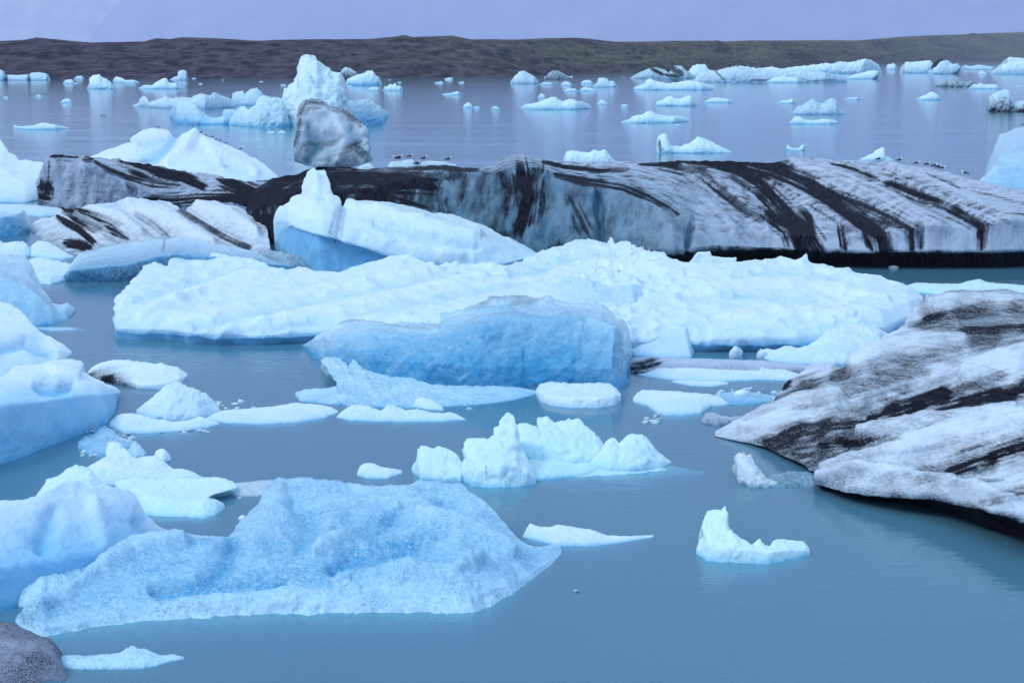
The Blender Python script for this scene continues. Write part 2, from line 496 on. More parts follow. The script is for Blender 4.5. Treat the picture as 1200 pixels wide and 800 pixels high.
    DDf = np.concatenate([np.repeat(DD[:1], nsk, 0) if nsk else DD[:0], DD, np.array(dB), np.repeat(np.array(dB)[-1:], len(skB), 0)])
    # normals
    du = np.gradient(G, axis=1); dv = np.gradient(G, axis=0)
    nrm = np.cross(du, dv); nrm /= np.linalg.norm(nrm, axis=-1, keepdims=True) + 1e-9
    nrm = smooth(smooth(nrm, 2.0, 0), 4.0, 1)
    nrm /= np.linalg.norm(nrm, axis=-1, keepdims=True) + 1e-9
    h = hscale or max(Hv, 0.05)
    # keep the relief in proportion to the local height of the ice
    colh = np.clip((np.maximum(R[:, 2], F[..., 2].max(0)) - zb) / (0.55 * h) if Y0 is None else np.ones(n), 0.06, 1.0)
    colh = smooth(colh, n * 0.01, 0)
    loc = np.repeat(colh[None, :], G.shape[0], 0)
    Lc = nscale * 0.55 * h
    Q = G / Lc + seed * 7.77
    d = amp * h * fbm(Q, 6, 0.52)
    if crag:
        d = d + crag * h * (fbm(Q * 1.3 + 31.7, 5, 0.5, ridged=True) - 0.3)
    if facet:
        warp = 0.25 * np.stack([fbm(G / (fcell * h) * 0.9 + o, 3) for o in (1.1, 5.2, 9.7)], -1)
        d = d + facet * h * facets(G / (fcell * h) + warp + seed * 3.1) + 0.4 * facet * h * facets(G / (fcell * 0.42 * h) + warp * 1.5 + seed * 1.7)
    if flute:
        d = d + flute * (1 - np.abs(nrm[..., 2])) * (fbm(G * np.array([1.0, 0.5, 0.05]) + 4.4, 4, 0.55) * 1.6 + 0.8 * fbm(G * np.array([0.35, 0.2, 0.02]) + 8.4, 3, 0.5, ridged=True))
    if dimple:
        f1, f2 = worley(G * np.array([1, 0.8, 1.0]) / dimple + seed)
        d = d + 0.85 * dimple * (np.clip(f1, 0, 0.9) ** 2 - 0.3) * (0.6 + 0.8 * perlin(G * 0.22 + 3.1))
    V = G.reshape(-1, 3)
    up, dn = strokes_on(V, relief, False) if relief else (np.zeros(len(V)), np.zeros(len(V)))
    d = d + (up - dn).reshape(d.shape) / np.maximum(loc, 0.25)
    rmax = max([abs(r[1]) for r in relief] + [1e-6])
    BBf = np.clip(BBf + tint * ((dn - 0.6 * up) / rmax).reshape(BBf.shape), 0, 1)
    if groove: d = d - groove * strokes_on(V, [s for s in strokes if s[0] >= 4], False)[0].reshape(d.shape)
    G = G + nrm * (d * loc)[..., None]
    G[..., 2] = np.maximum(G[..., 2], -2.7)
    nr, nc = G.shape[:2]
    V = G.reshape(-1, 3)
    st = strokes_on(V, strokes, True, sk)[0] if strokes else np.zeros(len(V))
    dirt_shade = np.clip(np.maximum(DDf.ravel() * (1 + 0.9 * fbm(V * np.array([1.1, 1.1, 0.2 if streakdirt else 1.1]) + seed, 4)), st) * (1 - 0.6 * up / rmax), 0, 1)
    if footshade: dirt_shade = np.maximum(dirt_shade.reshape(d.shape), np.where(np.arange(len(d))[:, None] < nsk, footshade, 0)).ravel()  # undercut shadow painted black on the rows below the base line
    if streakdirt:
        sn = fbm(V * np.array([1.5, 1.5, 0.12]), 4)
        dirt_shade = np.clip(dirt_shade * (1 + streakdirt * 2.2 * sn * (dirt_shade < 0.6)), 0, 1)
    idx = np.arange(nr * nc).reshape(nr, nc)
    q = np.stack([idx[:-1, :-1], idx[:-1, 1:], idx[1:, 1:], idx[1:, :-1]], -1).reshape(-1, 4).tolist()
    q.append(idx[:, 0].tolist()); q.append(idx[::-1, -1].tolist())
    if Y0 is not None: pass
    q.append(idx[0, ::-1].tolist()) if Y0 is None and False else None
    q = [f for f in q if f]
    # bottom, row to row
    for c in range(nc - 1): q.append([int(idx[-1, c]), int(idx[-1, c + 1]), int(idx[0, c + 1]), int(idx[0, c])])
    O = V[idx[nsk, nc // 2]].copy(); O[2] = 0.0 if Y0 is None else O[2]
    ob = link_mesh(name.replace(' ', '_'), V - O, q, mat, {'blue': np.clip(BBf.ravel(), 0, 1), 'dirt': dirt_shade})
    ob.location = O
    tag(ob, label, cat, group)
    if key: BERGS[key] = V
    return ob

def ground_point(px, py, z=0.0):
    sx, sz = slope(px, py)
    Y = (CAM_H - z) / max(-sz, 1e-5)
    return np.array([sx * Y, Y, z])

def top_of(key, px):
    """highest point, as seen, of a built berg above this column of the picture"""
    V = BERGS[key]
    x, y = project(V)
    m = np.abs(x - px) < 1.3
    if not m.any(): m = np.abs(x - px) < 4
    i = np.where(m)[0]
    return V[i[np.argmin(y[i])]]

def chunk(name, label, px, py, w, h, mat, seed, cat='ice chunk', group=None, blue=0.2, dirt=0.0, jag=0.35, seg=(14, 9), P=None, dep=0.8):
    """a small loose lump of ice, w x h px large, its waterline at (px, py)"""
    c = ground_point(px, py) if P is None else np.array(P, float)
    s = c[1] / FOCAL
    a, b = np.meshgrid(np.linspace(0, 2 * np.pi, seg[0], endpoint=False), np.linspace(-0.5 * np.pi, 0.5 * np.pi, seg[1]))
    D = np.stack([np.cos(b) * np.cos(a), np.cos(b) * np.sin(a), np.sin(b)], -1)
    r = 1 + jag * fbm(D * 1.4 + seed * 3.3, 4, 0.6) * 1.6
    G = D * r[..., None] * np.array([w * s * 0.5, w * s * 0.5 * dep, h * s * 0.8])
    G[..., 2] += h * s * 0.2
    nr, nc = G.shape[:2]; idx = np.arange(nr * nc).reshape(nr, nc)
    nx = np.roll(idx, -1, 1)
    q = np.stack([idx[:-1], nx[:-1], nx[1:], idx[1:]], -1).reshape(-1, 4).tolist()
    V = G.reshape(-1, 3)
    ob = link_mesh(name, V, q, mat, {'blue': np.clip(blue + 0.4 * fbm(V / (w * s) + seed, 3), 0, 1), 'dirt': np.clip(dirt + dirt * 2 * fbm(V / (w * s) * 1.5 + seed, 3), 0, 1)}, flat=jag > 0.5)
    ob.location = c
    return tag(ob, label, cat, group)

# ------------------------------------------------------------------ the setting: water, hills, glacier, air
def water_material():
    m = bpy.data.materials.new('lake_water'); m.use_nodes = True
    nt = m.node_tree; nt.nodes.clear()
    out = nt.nodes.new('ShaderNodeOutputMaterial')
    pos = N(nt, 'ShaderNodeTexCoord').outputs['Object']
    silt = noise_tex(nt, pos, 0.035, 4, 0.55, (1.0, 0.45, 1.0))
    silt2 = noise_tex(nt, pos, 0.10, 4, 0.55, (0.35, 1.0, 1.0))
    body = mixc(nt, ramp(nt, silt, [(0.35, 0.0), (0.65, 1.0)]), (0.130, 0.36, 0.52), (0.18, 0.43, 0.58))
    dif = N(nt, 'ShaderNodeBsdfDiffuse'); nt.links.new(body, dif.inputs[0])
    tr = N(nt, 'ShaderNodeBsdfTransparent'); tr.inputs[0].default_value = (0.86, 0.97, 1.0, 1)
    mx = N(nt, 'ShaderNodeMixShader'); mx.inputs[0].default_value = 0.5
    nt.links.new(dif.outputs[0], mx.inputs[1]); nt.links.new(tr.outputs[0], mx.inputs[2])
    r1 = noise_tex(nt, pos, 1.6, 4, 0.6, (0.30, 1.0, 1.0))
    r2 = noise_tex(nt, pos, 4.5, 3, 0.6, (0.22, 1.0, 1.0))
    h = math_(nt, 'ADD', math_(nt, 'MULTIPLY', r1, 0.022), math_(nt, 'MULTIPLY', r2, 0.016))
    calm = ramp(nt, silt2, [(0.3, 0.2), (0.7, 1.0)])
    bp = N(nt, 'ShaderNodeBump'); bp.inputs['Distance'].default_value = 1.0
    nt.links.new(calm, bp.inputs['Strength'])
    nt.links.new(h, bp.inputs['Height'])
    gl = N(nt, 'ShaderNodeBsdfGlossy'); gl.inputs['Roughness'].default_value = 0.07
    gl.inputs['Color'].default_value = (0.96, 1.0, 1.0, 1)
    nt.links.new(bp.outputs[0], gl.inputs['Normal'])
    fr = N(nt, 'ShaderNodeFresnel'); fr.inputs['IOR'].default_value = 1.333
    nt.links.new(bp.outputs[0], fr.inputs['Normal'])
    fin = N(nt, 'ShaderNodeMixShader')
    nt.links.new(fr.outputs[0], fin.inputs[0]); nt.links.new(mx.outputs[0], fin.inputs[1]); nt.links.new(gl.outputs[0], fin.inputs[2])
    nt.links.new(fin.outputs[0], out.inputs['Surface'])
    ab = N(nt, 'ShaderNodeVolumeAbsorption'); ab.inputs['Color'].default_value = (0.10, 0.42, 0.52, 1)
    ab.inputs['Density'].default_value = 2.2
    nt.links.new(ab.outputs[0], out.inputs['Volume'])
    return m

def flat_material(name, col, rough=0.9):
    m = bpy.data.materials.new(name); m.use_nodes = True
    nt = m.node_tree; b = nt.nodes['Principled BSDF']
    pos = N(nt, 'ShaderNodeTexCoord').outputs['Object']
    n = noise_tex(nt, pos, 0.2, 3)
    nt.links.new(mixc(nt, n, tuple(c * 0.8 for c in col), tuple(c * 1.2 for c in col)), b.inputs['Base Color'])
    b.inputs['Roughness'].default_value = rough
    return m

W = 15000.0; D = 3.0
wv = [(-W, -W, 0), (W, -W, 0), (W, W, 0), (-W, W, 0), (-W, -W, -D), (W, -W, -D), (W, W, -D), (-W, W, -D)]
wf = [(0, 1, 2, 3), (7, 6, 5, 4), (0, 4, 5, 1), (1, 5, 6, 2), (2, 6, 7, 3), (3, 7, 4, 0)]
water = link_mesh('water', wv, wf, water_material(), flat=True)
water.data.materials.append(flat_material('lake_silt', (0.05, 0.10, 0.13)))
for f in water.data.polygons: f.material_index = 0 if f.index == 0 else 1
structure(water)

def hill_material():
    m = bpy.data.materials.new('moraine'); m.use_nodes = True
    nt = m.node_tree; b = nt.nodes['Principled BSDF']
    pos = N(nt, 'ShaderNodeTexCoord').outputs['Object']
    a = noise_tex(nt, pos, 0.006, 6, 0.6, (0.6, 0.6, 4.0))
    c = noise_tex(nt, pos, 0.11, 6, 0.72, (0.8, 0.4, 3.0))
    mossy = N(nt, 'ShaderNodeAttribute', attribute_name='moss').outputs['Fac']
    rock = mixc(nt, ramp(nt, c, [(0.40, 0), (0.62, 1)]), (0.007, 0.006, 0.016), (0.105, 0.076, 0.112))
    moss = mixc(nt, ramp(nt, c, [(0.3, 0), (0.7, 1)]), (0.045, 0.042, 0.036), (0.200, 0.180, 0.115))
    f = math_(nt, 'MULTIPLY', ramp(nt, math_(nt, 'ADD', a, math_(nt, 'MULTIPLY', c, 0.35)), [(0.54, 0.0), (0.72, 1.0)]), mossy)
    vo = nt.nodes.new('ShaderNodeTexVoronoi'); vo.inputs['Scale'].default_value = 0.06; vo.inputs['Randomness'].default_value = 1.0
    nt.links.new(pos, vo.inputs['Vector'])
    col = mixc(nt, f, rock, moss)
    col = mixc(nt, math_(nt, 'MULTIPLY', ramp(nt, vo.outputs['Distance'], [(0.12, 1.0), (0.30, 0.0)]), 0.8), col, (0.008, 0.007, 0.02))
    nt.links.new(col, b.inputs['Base Color'])
    b.inputs['Roughness'].default_value = 1.0
    b.inputs['Specular IOR Level'].default_value = 0.1
    bp = N(nt, 'ShaderNodeBump'); bp.inputs['Distance'].default_value = 6.0; bp.inputs['Strength'].default_value = 0.8
    nt.links.new(c, bp.inputs['Height']); nt.links.new(bp.outputs[0], b.inputs['Normal'])
    return m

def build_hills():
    top = [(-700, 50), (-250, 44), (-60, 50), (0, 48), (30, 47), (45, 44), (70, 46), (110, 50), (170, 49), (185, 45), (200, 46), (215, 43.5), (255, 45), (300, 48),
           (360, 46), (430, 46), (466, 43), (475, 41.5), (484, 44), (505, 43), (530, 41.5), (552, 46), (600, 46.5), (640, 44.5), (670, 44), (690, 45.5), (720, 49.5),
           (780, 48), (835, 48), (840, 47.5), (845, 49), (940, 47), (1000, 47.5), (1060, 43), (1130, 40), (1200, 38), (1400, 32), (1800, 36)]
    bot = [(-700, 96), (0, 93.5), (300, 92.5), (560, 90.5), (640, 88), (700, 86), (800, 83), (900, 80), (1000, 76), (1100, 73), (1200, 71.8), (1800, 71)]
    n, m = 900, 46
    px = np.linspace(-700, 1800, n)
    t_ = np.array(top); b_ = np.array(bot)
    pt = np.interp(px, t_[:, 0], t_[:, 1]); pb = np.interp(px, b_[:, 0], b_[:, 1])
    sx, sz = slope(px, pb); Y0 = CAM_H / -sz
    Y0 = smooth(Y0, 8, 0)
    dep = 0.22 * Y0 + 60
    sxt, szt = slope(px, pt)
    zt = CAM_H + szt * (Y0 + dep)
    rows = []
    for i in range(m):
        t = i / (m - 1)
        Y = Y0 + dep * t
        z = zt * (0.42 * t + 0.58 * t * t * (3 - 2 * t)) - 0.6 * (1 - t) ** 4
        rows.append(np.stack([sx * Y, Y, z], 1))
    zr = rows[-1][:, 2].copy()
    for i in range(1, 9):
        t = i / 8
        Y = Y0 + dep + 0.4 * Y0 * t
        rows.append(np.stack([sx * Y, Y, zr * (1 - t) - 1.0 * t], 1))
    G = np.array(rows)
    sc = np.repeat(Y0[None, :], len(G), 0)
    q = G / (0.05 * sc)[..., None]
    q[..., 2] *= 0.0
    hn = fbm(q + 5.1, 6, 0.55) * 0.0065 * sc + 0.0016 * sc * fbm(q * 4.0 + 9.0, 4, 0.6) + fbm(q * np.array([0.6, 2.2, 1.0]) + 1.2, 5, 0.5, ridged=True) * 0.0030 * sc
    v = np.linspace(0, 1, len(G)); w = np.clip(np.minimum(v * 6, 1), 0, 1) * np.where(v > 0.72, 0.12, 1.0)
    hn = hn - 0.0016 * sc
    G[..., 2] += hn * w[:, None] - 0.1
    nr, nc = G.shape[:2]; idx = np.arange(nr * nc).reshape(nr, nc)
    f = np.stack([idx[:-1, :-1], idx[:-1, 1:], idx[1:, 1:], idx[1:, :-1]], -1).reshape(-1, 4).tolist()
    moss = np.repeat(np.interp(px, [0, 350, 520, 700, 900, 1200], [0.12, 0.14, 0.45, 0.75, 1.2, 1.3])[None, :], nr, 0)
    moss = moss * np.clip(np.interp(v, [0, 0.12, 0.3, 1], [0.1, 0.35, 1, 1]), 0, 1)[:, None]
    return structure(link_mesh('hills', G.reshape(-1, 3), f, hill_material(), {'moss': moss.ravel()}))
build_hills()

def far_slope(name, crest, y0, y1, mat, seed, rough):
    px = np.linspace(crest[0][0], crest[-1][0], 420)
    c = np.array(crest, float); pt = np.interp(px, c[:, 0], c[:, 1])
    pt = pt + 1.6 * fbm(np.stack([px * 0.06, px * 0, px * 0 + seed], 1), 4)
    sx, sz = slope(px, np.full(len(px), 66.0)); _, szt = slope(px, pt)
    rows = []
    for t in np.linspace(0, 1, 50):
        Y = y0 + (y1 - y0) * t
        z = (CAM_H + szt * y1) * t ** 0.85
        rows.append(np.stack([sx * Y, np.full(len(px), Y), z], 1))
    G = np.array(rows)
    w = np.sin(np.pi * np.linspace(0, 1, 50)) ** 0.7
    G[..., 2] += rough * (fbm(G / 700.0 + seed, 6, 0.55) + 0.6 * fbm(G / 300.0 + seed, 5, 0.5, ridged=True)) * w[:, None]
    bk = G[-1].copy(); bk[:, 1] += 400; bk[:, 0] *= 1.03; bk[:, 2] = -0.5
    V = np.concatenate([G, bk[None]]); nr, nc = V.shape[:2]; idx = np.arange(nr * nc).reshape(nr, nc)
    f = np.stack([idx[:-1, :-1], idx[:-1, 1:], idx[1:, 1:], idx[1:, :-1]], -1).reshape(-1, 4).tolist()
    return structure(link_mesh(name, V.reshape(-1, 3), f, mat))

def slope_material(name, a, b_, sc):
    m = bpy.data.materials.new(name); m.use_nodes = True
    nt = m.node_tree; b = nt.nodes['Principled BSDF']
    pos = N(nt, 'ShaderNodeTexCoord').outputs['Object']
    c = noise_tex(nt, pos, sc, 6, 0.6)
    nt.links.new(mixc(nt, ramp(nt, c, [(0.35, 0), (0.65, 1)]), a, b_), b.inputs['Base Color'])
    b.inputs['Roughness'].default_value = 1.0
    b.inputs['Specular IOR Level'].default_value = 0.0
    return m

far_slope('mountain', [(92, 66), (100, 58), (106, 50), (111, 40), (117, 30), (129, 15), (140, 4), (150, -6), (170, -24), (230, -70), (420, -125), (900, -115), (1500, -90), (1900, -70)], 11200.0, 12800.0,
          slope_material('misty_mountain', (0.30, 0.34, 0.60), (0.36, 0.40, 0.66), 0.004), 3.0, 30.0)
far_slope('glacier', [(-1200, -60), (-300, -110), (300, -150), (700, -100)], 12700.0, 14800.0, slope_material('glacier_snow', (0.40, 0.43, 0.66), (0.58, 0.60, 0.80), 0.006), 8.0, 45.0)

def build_haze():
    m = bpy.data.materials.new('haze'); m.use_nodes = True
    nt = m.node_tree; nt.nodes.clear()
    out = nt.nodes.new('ShaderNodeOutputMaterial')
    v = nt.nodes.new('ShaderNodeVolumePrincipled')
    v.inputs['Color'].default_value = (0.84, 0.82, 0.93, 1)
    v.inputs['Density'].default_value = 6.5e-5
    v.inputs['Anisotropy'].default_value = 0.2
    nt.links.new(v.outputs[0], out.inputs['Volume'])
    a, y0, y1, z0, z1 = 15500.0, -15500.0, 15500.0, -4.0, 1500.0
    vv = [(-a, y0, z0), (a, y0, z0), (a, y1, z0), (-a, y1, z0), (-a, y0, z1), (a, y0, z1), (a, y1, z1), (-a, y1, z1)]
    ff = [(3, 2, 1, 0), (4, 5, 6, 7), (0, 1, 5, 4), (1, 2, 6, 5), (2, 3, 7, 6), (3, 0, 4, 7)]
    ob = link_mesh('haze', vv, ff, m, flat=True)
    return structure(ob, 'stuff')
if HAZE: build_haze()

# ------------------------------------------------------------------ the near and middle icebergs
# every outline runs left to right; the first line is the waterline, the last one the skyline of the ice
berg('striped', 'iceberg', 'long black striped iceberg with grey blue cliff behind the big white slab', 'iceberg', M_CLIFF, [
    (0, [(285, 262), (330, 284), (420, 290), (520, 293), (640, 295), (720, 297), (790, 299), (840, 295), (900, 293), (960, 295), (1010, 297), (1100, 296), (1160, 296), (1210, 294), (1290, 288)]),
    (0.0, [(285, 261), (330, 280), (420, 288), (520, 291), (640, 293), (720, 294), (790, 293), (835, 288), (900, 290), (960, 291), (1010, 293), (1100, 293), (1160, 293), (1210, 291), (1290, 284)]),
    ([0.03, 0.03, 0.03, 0.03, 0.05, 0.05, 0.03, 0.03, 0.03], [(285, 255), (305, 240), (345, 232), (400, 222), (455, 212), (495, 206), (520, 200), (560, 201), (582, 203), (600, 196), (632, 194), (640, 203), (660, 211), (700, 217), (740, 226), (770, 238), (795, 251), (812, 264), (845, 272), (900, 276), (940, 273), (985, 277), (1015, 276), (1080, 264), (1150, 263), (1210, 252), (1290, 262)]),
    ([0.18, 0.2, 0.2, 0.2, 0.2, 0.24, 0.28, 0.28, 0.26, 0.2], [(285, 250), (300, 220), (320, 208), (345, 204), (365, 197), (385, 192), (420, 197), (470, 195), (520, 193), (540, 195), (565, 197), (585, 190), (600, 181.5), (608, 180), (625, 185), (640, 188), (680, 190), (740, 190), (800, 187), (850, 188), (900, 189), (960, 187), (980, 187), (1040, 190), (1090, 197), (1130, 207), (1170, 218), (1205, 224), (1245, 235), (1290, 258)])],
    facet=0.006, flute=0.22, wet=0.1, sk=0.6, seed=1, fine=1.3, amp=0.018, crag=0.008, dimple=0.0, nscale=0.8, back=1.2, under=4.5, lift=[0.3, 0.5, 0.7, 0.85, 0.95, 0.95],
    blue=[0.7, [0.5, 0.8, 1.0, 1.0, 0.9, 0.5, 0.3, 0.25, 0.25, 0.25], [0.2, 0.3, 0.8, 0.85, 0.8, 0.35, 0.25, 0.25, 0.2, 0.2], 0.05],
    dirt=[[0.9, 0.9, 0.6, 0.5, 0.6, 0.95, 0.9, 0.8, 0.5, 0.5], [0.9, 0.9, 0.5, 0.36, 0.3, 0.12, 0.1, 0.1, 0.1, 0.1], [0.9, 0.9, 0.6, 0.3, 0.26, 0.26, 0.26, 0.22, 0.2, 0.2], [0.9, 0.8, 0.4, 0.36, 0.3, 0.32, 0.32, 0.22, 0.22, 0.2]],  # waterline row: ash on the left, undercut shadow painted further right
    streakdirt=0.8, groove=0.12, footshade=1.0,  # feet painted black for the shadow under the overhang
    relief=[(5, 0.25, [(905, 214), (940, 230), (975, 252), (1008, 276)]), (8, 0.3, [(800, 196), (850, 220), (880, 250), (900, 272)]), (9, 0.35, [(720, 200), (780, 216), (830, 244), (860, 270)]), (12, 0.35, [(930, 192), (1000, 215), (1060, 245), (1100, 268)]), (10, 0.3, [(1040, 195), (1100, 220), (1160, 248), (1200, 262)]), (6, -0.3, [(1040, 216), (1110, 242), (1152, 264)]), (4, -0.6, [(812, 262), (808, 280), (806, 296)]), (5, -0.5, [(700, 222), (702, 250), (704, 285)]), (5, 0.4, [(640, 205), (634, 240), (632, 275)]), (4, -0.4, [(1078, 266), (1080, 290)]), (3, -0.4, [(935, 275), (936, 292)])], tint=0.25,
    strokes=flow_lines([[(640, 196), (700, 208), (760, 230), (795, 255), (803, 285)], [(720, 192), (775, 205), (815, 228), (850, 255), (868, 275)], [(780, 192), (830, 208), (870, 235), (905, 262), (925, 285)], [(840, 190), (895, 208), (935, 238), (965, 268), (985, 292)],
        [(900, 190), (960, 212), (1010, 242), (1050, 266), (1078, 285)], [(960, 190), (1030, 215), (1090, 242), (1140, 265), (1150, 290)], [(1040, 192), (1100, 215), (1150, 240), (1200, 258), (1230, 285)]], 80, 5, w=(1.7, 3.2), a=(0.25, 0.6)) + [
        (19.52, 1.0, [(290, 240), (345, 215), (372, 206)]), (26.84, 1.0, [(372, 215), (430, 212), (500, 218)]), (24.4, 1.0, [(400, 250), (460, 250), (500, 262)]), (21.96, 0.95, [(290, 262), (350, 262), (420, 285)]),
        (5, 0.8, [(470, 199), (505, 198), (540, 197), (560, 198)]), (17.08, 0.6, [(505, 222), (515, 250), (530, 280)]),
        (18.3, 1.0, [(610, 196), (616, 230), (608, 266)]), (12.2, 0.9, [(630, 196), (628, 240), (624, 262)]), (9.76, 0.7, [(668, 235), (680, 260), (690, 280)]),
        (4, 0.95, [(636, 190), (662, 197), (700, 200), (735, 198)]), (5, 0.85, [(652, 205), (690, 212), (730, 219), (760, 231), (785, 245), (794, 252)]), (2.6, 0.55, [(700, 207), (775, 207), (800, 221), (832, 247), (850, 262)]),
        (7.32, 0.95, [(752, 189), (800, 189), (850, 190)]), (8.54, 0.9, [(775, 194), (820, 205), (845, 224), (870, 244), (893, 256)]),
        (14.64, 1.0, [(835, 190), (862, 198), (890, 216), (915, 240), (935, 262), (948, 290)]), (12.2, 1.0, [(905, 240), (940, 268), (958, 294)]), (9.76, 1.0, [(900, 250), (925, 268), (935, 294)]),
        (14.64, 1.0, [(862, 189), (905, 200), (945, 219), (985, 243), (1015, 262), (1032, 274), (1036, 294)]), (8.54, 0.85, [(965, 226), (1010, 242), (1045, 258), (1066, 270), (1068, 292)]), (4, 0.8, [(1000, 250), (1045, 266), (1078, 264), (1079, 290)]),
        (8.54, 0.95, [(900, 189), (925, 197), (955, 210)]), (5, 0.9, [(1012, 270), (1022, 292)]), (5, 0.9, [(985, 262), (990, 292)]),
        (4, 0.9, [(975, 193), (1000, 199), (1030, 211)]), (7.32, 0.95, [(1040, 216), (1075, 230), (1110, 242), (1135, 255), (1152, 265), (1151, 292)]), (4, 0.6, [(1035, 200), (1070, 212), (1100, 222)]),
        (2.6, 0.75, [(1085, 203), (1105, 212), (1125, 221)]), (3.5, 0.6, [(1110, 235), (1145, 240), (1175, 250), (1210, 252)]), (3, 0.45, [(1130, 220), (1165, 230), (1205, 240)])])

berg('cliff', 'iceberg', 'grey faced dirty iceberg with black ash cracks, below the gull topped snow berg', 'iceberg', M_GREY, [
    (0, [(38, 224), (48, 236), (62, 245), (100, 247), (135, 247), (180, 246), (230, 248), (290, 250), (352, 252)]),
    (0.02, [(38, 222), (50, 205), (56, 189), (80, 189), (112, 194), (128, 203), (140, 212), (172, 222), (196, 238), (215, 240), (255, 238), (300, 238), (352, 246)]),
    (0.22, [(38, 221), (49, 203), (54, 190), (60, 184), (68, 182), (88, 184), (108, 186), (130, 187), (160, 190), (200, 198), (250, 205), (290, 213), (320, 210), (335, 208), (345, 212), (352, 240)])],
    facet=0.02, flute=0.15, fine=1.3, seed=2, amp=0.04, crag=0.05, nscale=0.8, back=0.7, blue=[0.25, 0.2, 0.0], dirt=[0.42, 0.3, 0.3], streakdirt=0.45, groove=0.10,
    strokes=[(3.5, 1.0, [(60, 184), (75, 183), (90, 185)]), (3, 1.0, [(97, 187), (109, 186)]), (4, 0.85, [(112, 190), (128, 199), (150, 208), (178, 216), (210, 218)]), (8, 1.0, [(142, 190), (168, 198), (192, 206), (215, 209), (238, 219)]),
             (7, 0.9, [(176, 199), (205, 206), (230, 214)]), (8, 0.95, [(170, 235), (200, 236), (230, 233), (272, 232), (300, 241)]), (14, 1.0, [(268, 212), (300, 226), (332, 226), (347, 214)]), (10, 0.9, [(300, 232), (330, 236), (345, 240)]),
             (5, 0.7, [(155, 238), (158, 222), (150, 214)]), (9, 1.0, [(42, 226), (52, 228), (54, 216)]), (3, 0.7, [(57, 190), (56, 225)])])

berg('snowridge', 'iceberg', 'smooth white snow iceberg with a row of gulls down its right ridge', 'iceberg', M_SNOW, [
    (0, [(78, 204), (120, 214), (180, 218), (240, 218), (290, 216), (328, 211)]),
    (0.25, [(80, 200), (105, 188), (150, 183), (185, 172), (215, 176), (250, 184), (290, 198), (327, 210)]),
    (0.42, [(85, 195), (100, 186), (120, 178), (150, 170), (152, 163), (160, 156), (168, 152.5), (178, 149.5), (190, 150.5), (200, 154), (206, 158), (213, 157), (222, 155), (228, 155), (240, 160), (260, 168), (275, 174), (290, 181), (300, 186), (310, 193), (326, 207)])],
    facet=0.012, seed=3, amp=0.05, crag=0.02, nscale=1.0, back=0.9, blue=[0.25, 0.08, 0.0], dirt=[0.1, 0, 0],
    strokes=[(4, 0.3, [(150, 190), (175, 190)]), (2, 0.5, [(262, 194), (272, 195)])],
    relief=[(7, -0.5, [(207, 158), (196, 172), (178, 184), (168, 192)]), (8, 0.5, [(228, 157), (215, 178), (196, 192)]), (9, 0.4, [(160, 170), (140, 182), (118, 192)]), (6, -0.35, [(262, 190), (290, 202)]), (7, 0.35, [(240, 166), (262, 182), (300, 204)]), (5, -0.35, [(152, 166), (170, 168), (196, 162)])])

berg('leftsnow', 'iceberg', 'tall snow white iceberg cut by the left frame edge above the teal block', 'iceberg', M_SNOW, [
    (0, [(-150, 236), (0, 238), (30, 237.5), (45, 235), (56, 226)]), (0.3, [(-150, 190), (0, 196), (20, 210), (40, 215), (56, 224)]),
    (0.45, [(-150, 150), (-60, 148), (0, 165), (5, 171), (11, 180), (17, 181), (22, 188), (30, 187), (38, 190), (50, 190), (55, 205), (57, 222)])],
    facet=0.012, seed=4, amp=0.05, crag=0.03, blue=[0.3, 0.05, 0], back=0.8)

berg('rightblue', 'iceberg', 'smooth sky blue iceberg cut by the right frame edge above the striped ice', 'iceberg', M_BLUE, [
    (0, [(1138, 222), (1170, 227), (1200, 229), (1260, 232), (1330, 228)]),
    (0.2, [(1139, 219), (1156, 206), (1172, 185), (1195, 178), (1250, 175), (1329, 222)]),
    (0.4, [(1140, 218), (1148, 211), (1156, 203), (1163, 188), (1166, 172), (1172, 158), (1182, 154), (1193, 150), (1215, 143), (1260, 150), (1300, 185), (1330, 222)])],
    facet=0.02, seed=5, amp=0.04, crag=0.02, blue=[0.75, 0.35, 0.05])

berg('dirtyheap', 'iceberg', 'low snow covered iceberg with slanting black dirt seams, left of the blue headed one', 'iceberg', M_HEAP, [
    (0, [(30, 268), (50, 282), (75, 296), (95, 301), (130, 298), (190, 296), (260, 302), (318, 310)]),
    (0.45, [(31, 267), (48, 262), (66, 268), (90, 276), (125, 270), (165, 268), (215, 266), (262, 268), (317, 306)]),
    (0.62, [(32, 266), (40, 260), (48, 256), (64, 254), (72, 243), (92, 244), (100, 242), (125, 239), (140, 236), (170, 235.5), (198, 237), (208, 242), (214, 247), (228, 241), (240, 239), (268, 243), (285, 246), (302, 250), (311, 258), (314, 275), (318, 304)])],
    facet=0.03, fine=1.7, seed=6, amp=0.075, crag=0.05, nscale=0.7, blue=[0.1, 0.0, 0.0], dirt=[0.45, 0.28, 0.22], groove=0.3, back=0.5, relief=[(8, 0.4, [(110, 247), (140, 256), (165, 272)]), (10, 0.5, [(150, 242), (190, 254), (225, 274), (250, 288)]), (9, 0.5, [(232, 243), (270, 254), (300, 275)]), (5, 0.4, [(88, 252), (108, 262), (128, 276)])],
    strokes=[(7, 1.0, [(76, 246), (100, 254), (125, 262), (150, 276)]), (6, 1.0, [(84, 252), (104, 262), (118, 268)]), (5, 1.0, [(68, 254), (92, 268), (110, 284)]), (5, 0.9, [(116, 268), (150, 282)]), (6, 1.0, [(76, 284), (92, 286), (104, 290)]),
             (5, 0.6, [(160, 250), (180, 262), (198, 278)]), (6, 0.75, [(212, 247), (236, 262), (262, 277), (292, 290)]), (4, 0.5, [(150, 256), (180, 280)]), (5, 0.5, [(250, 268), (285, 284)])])

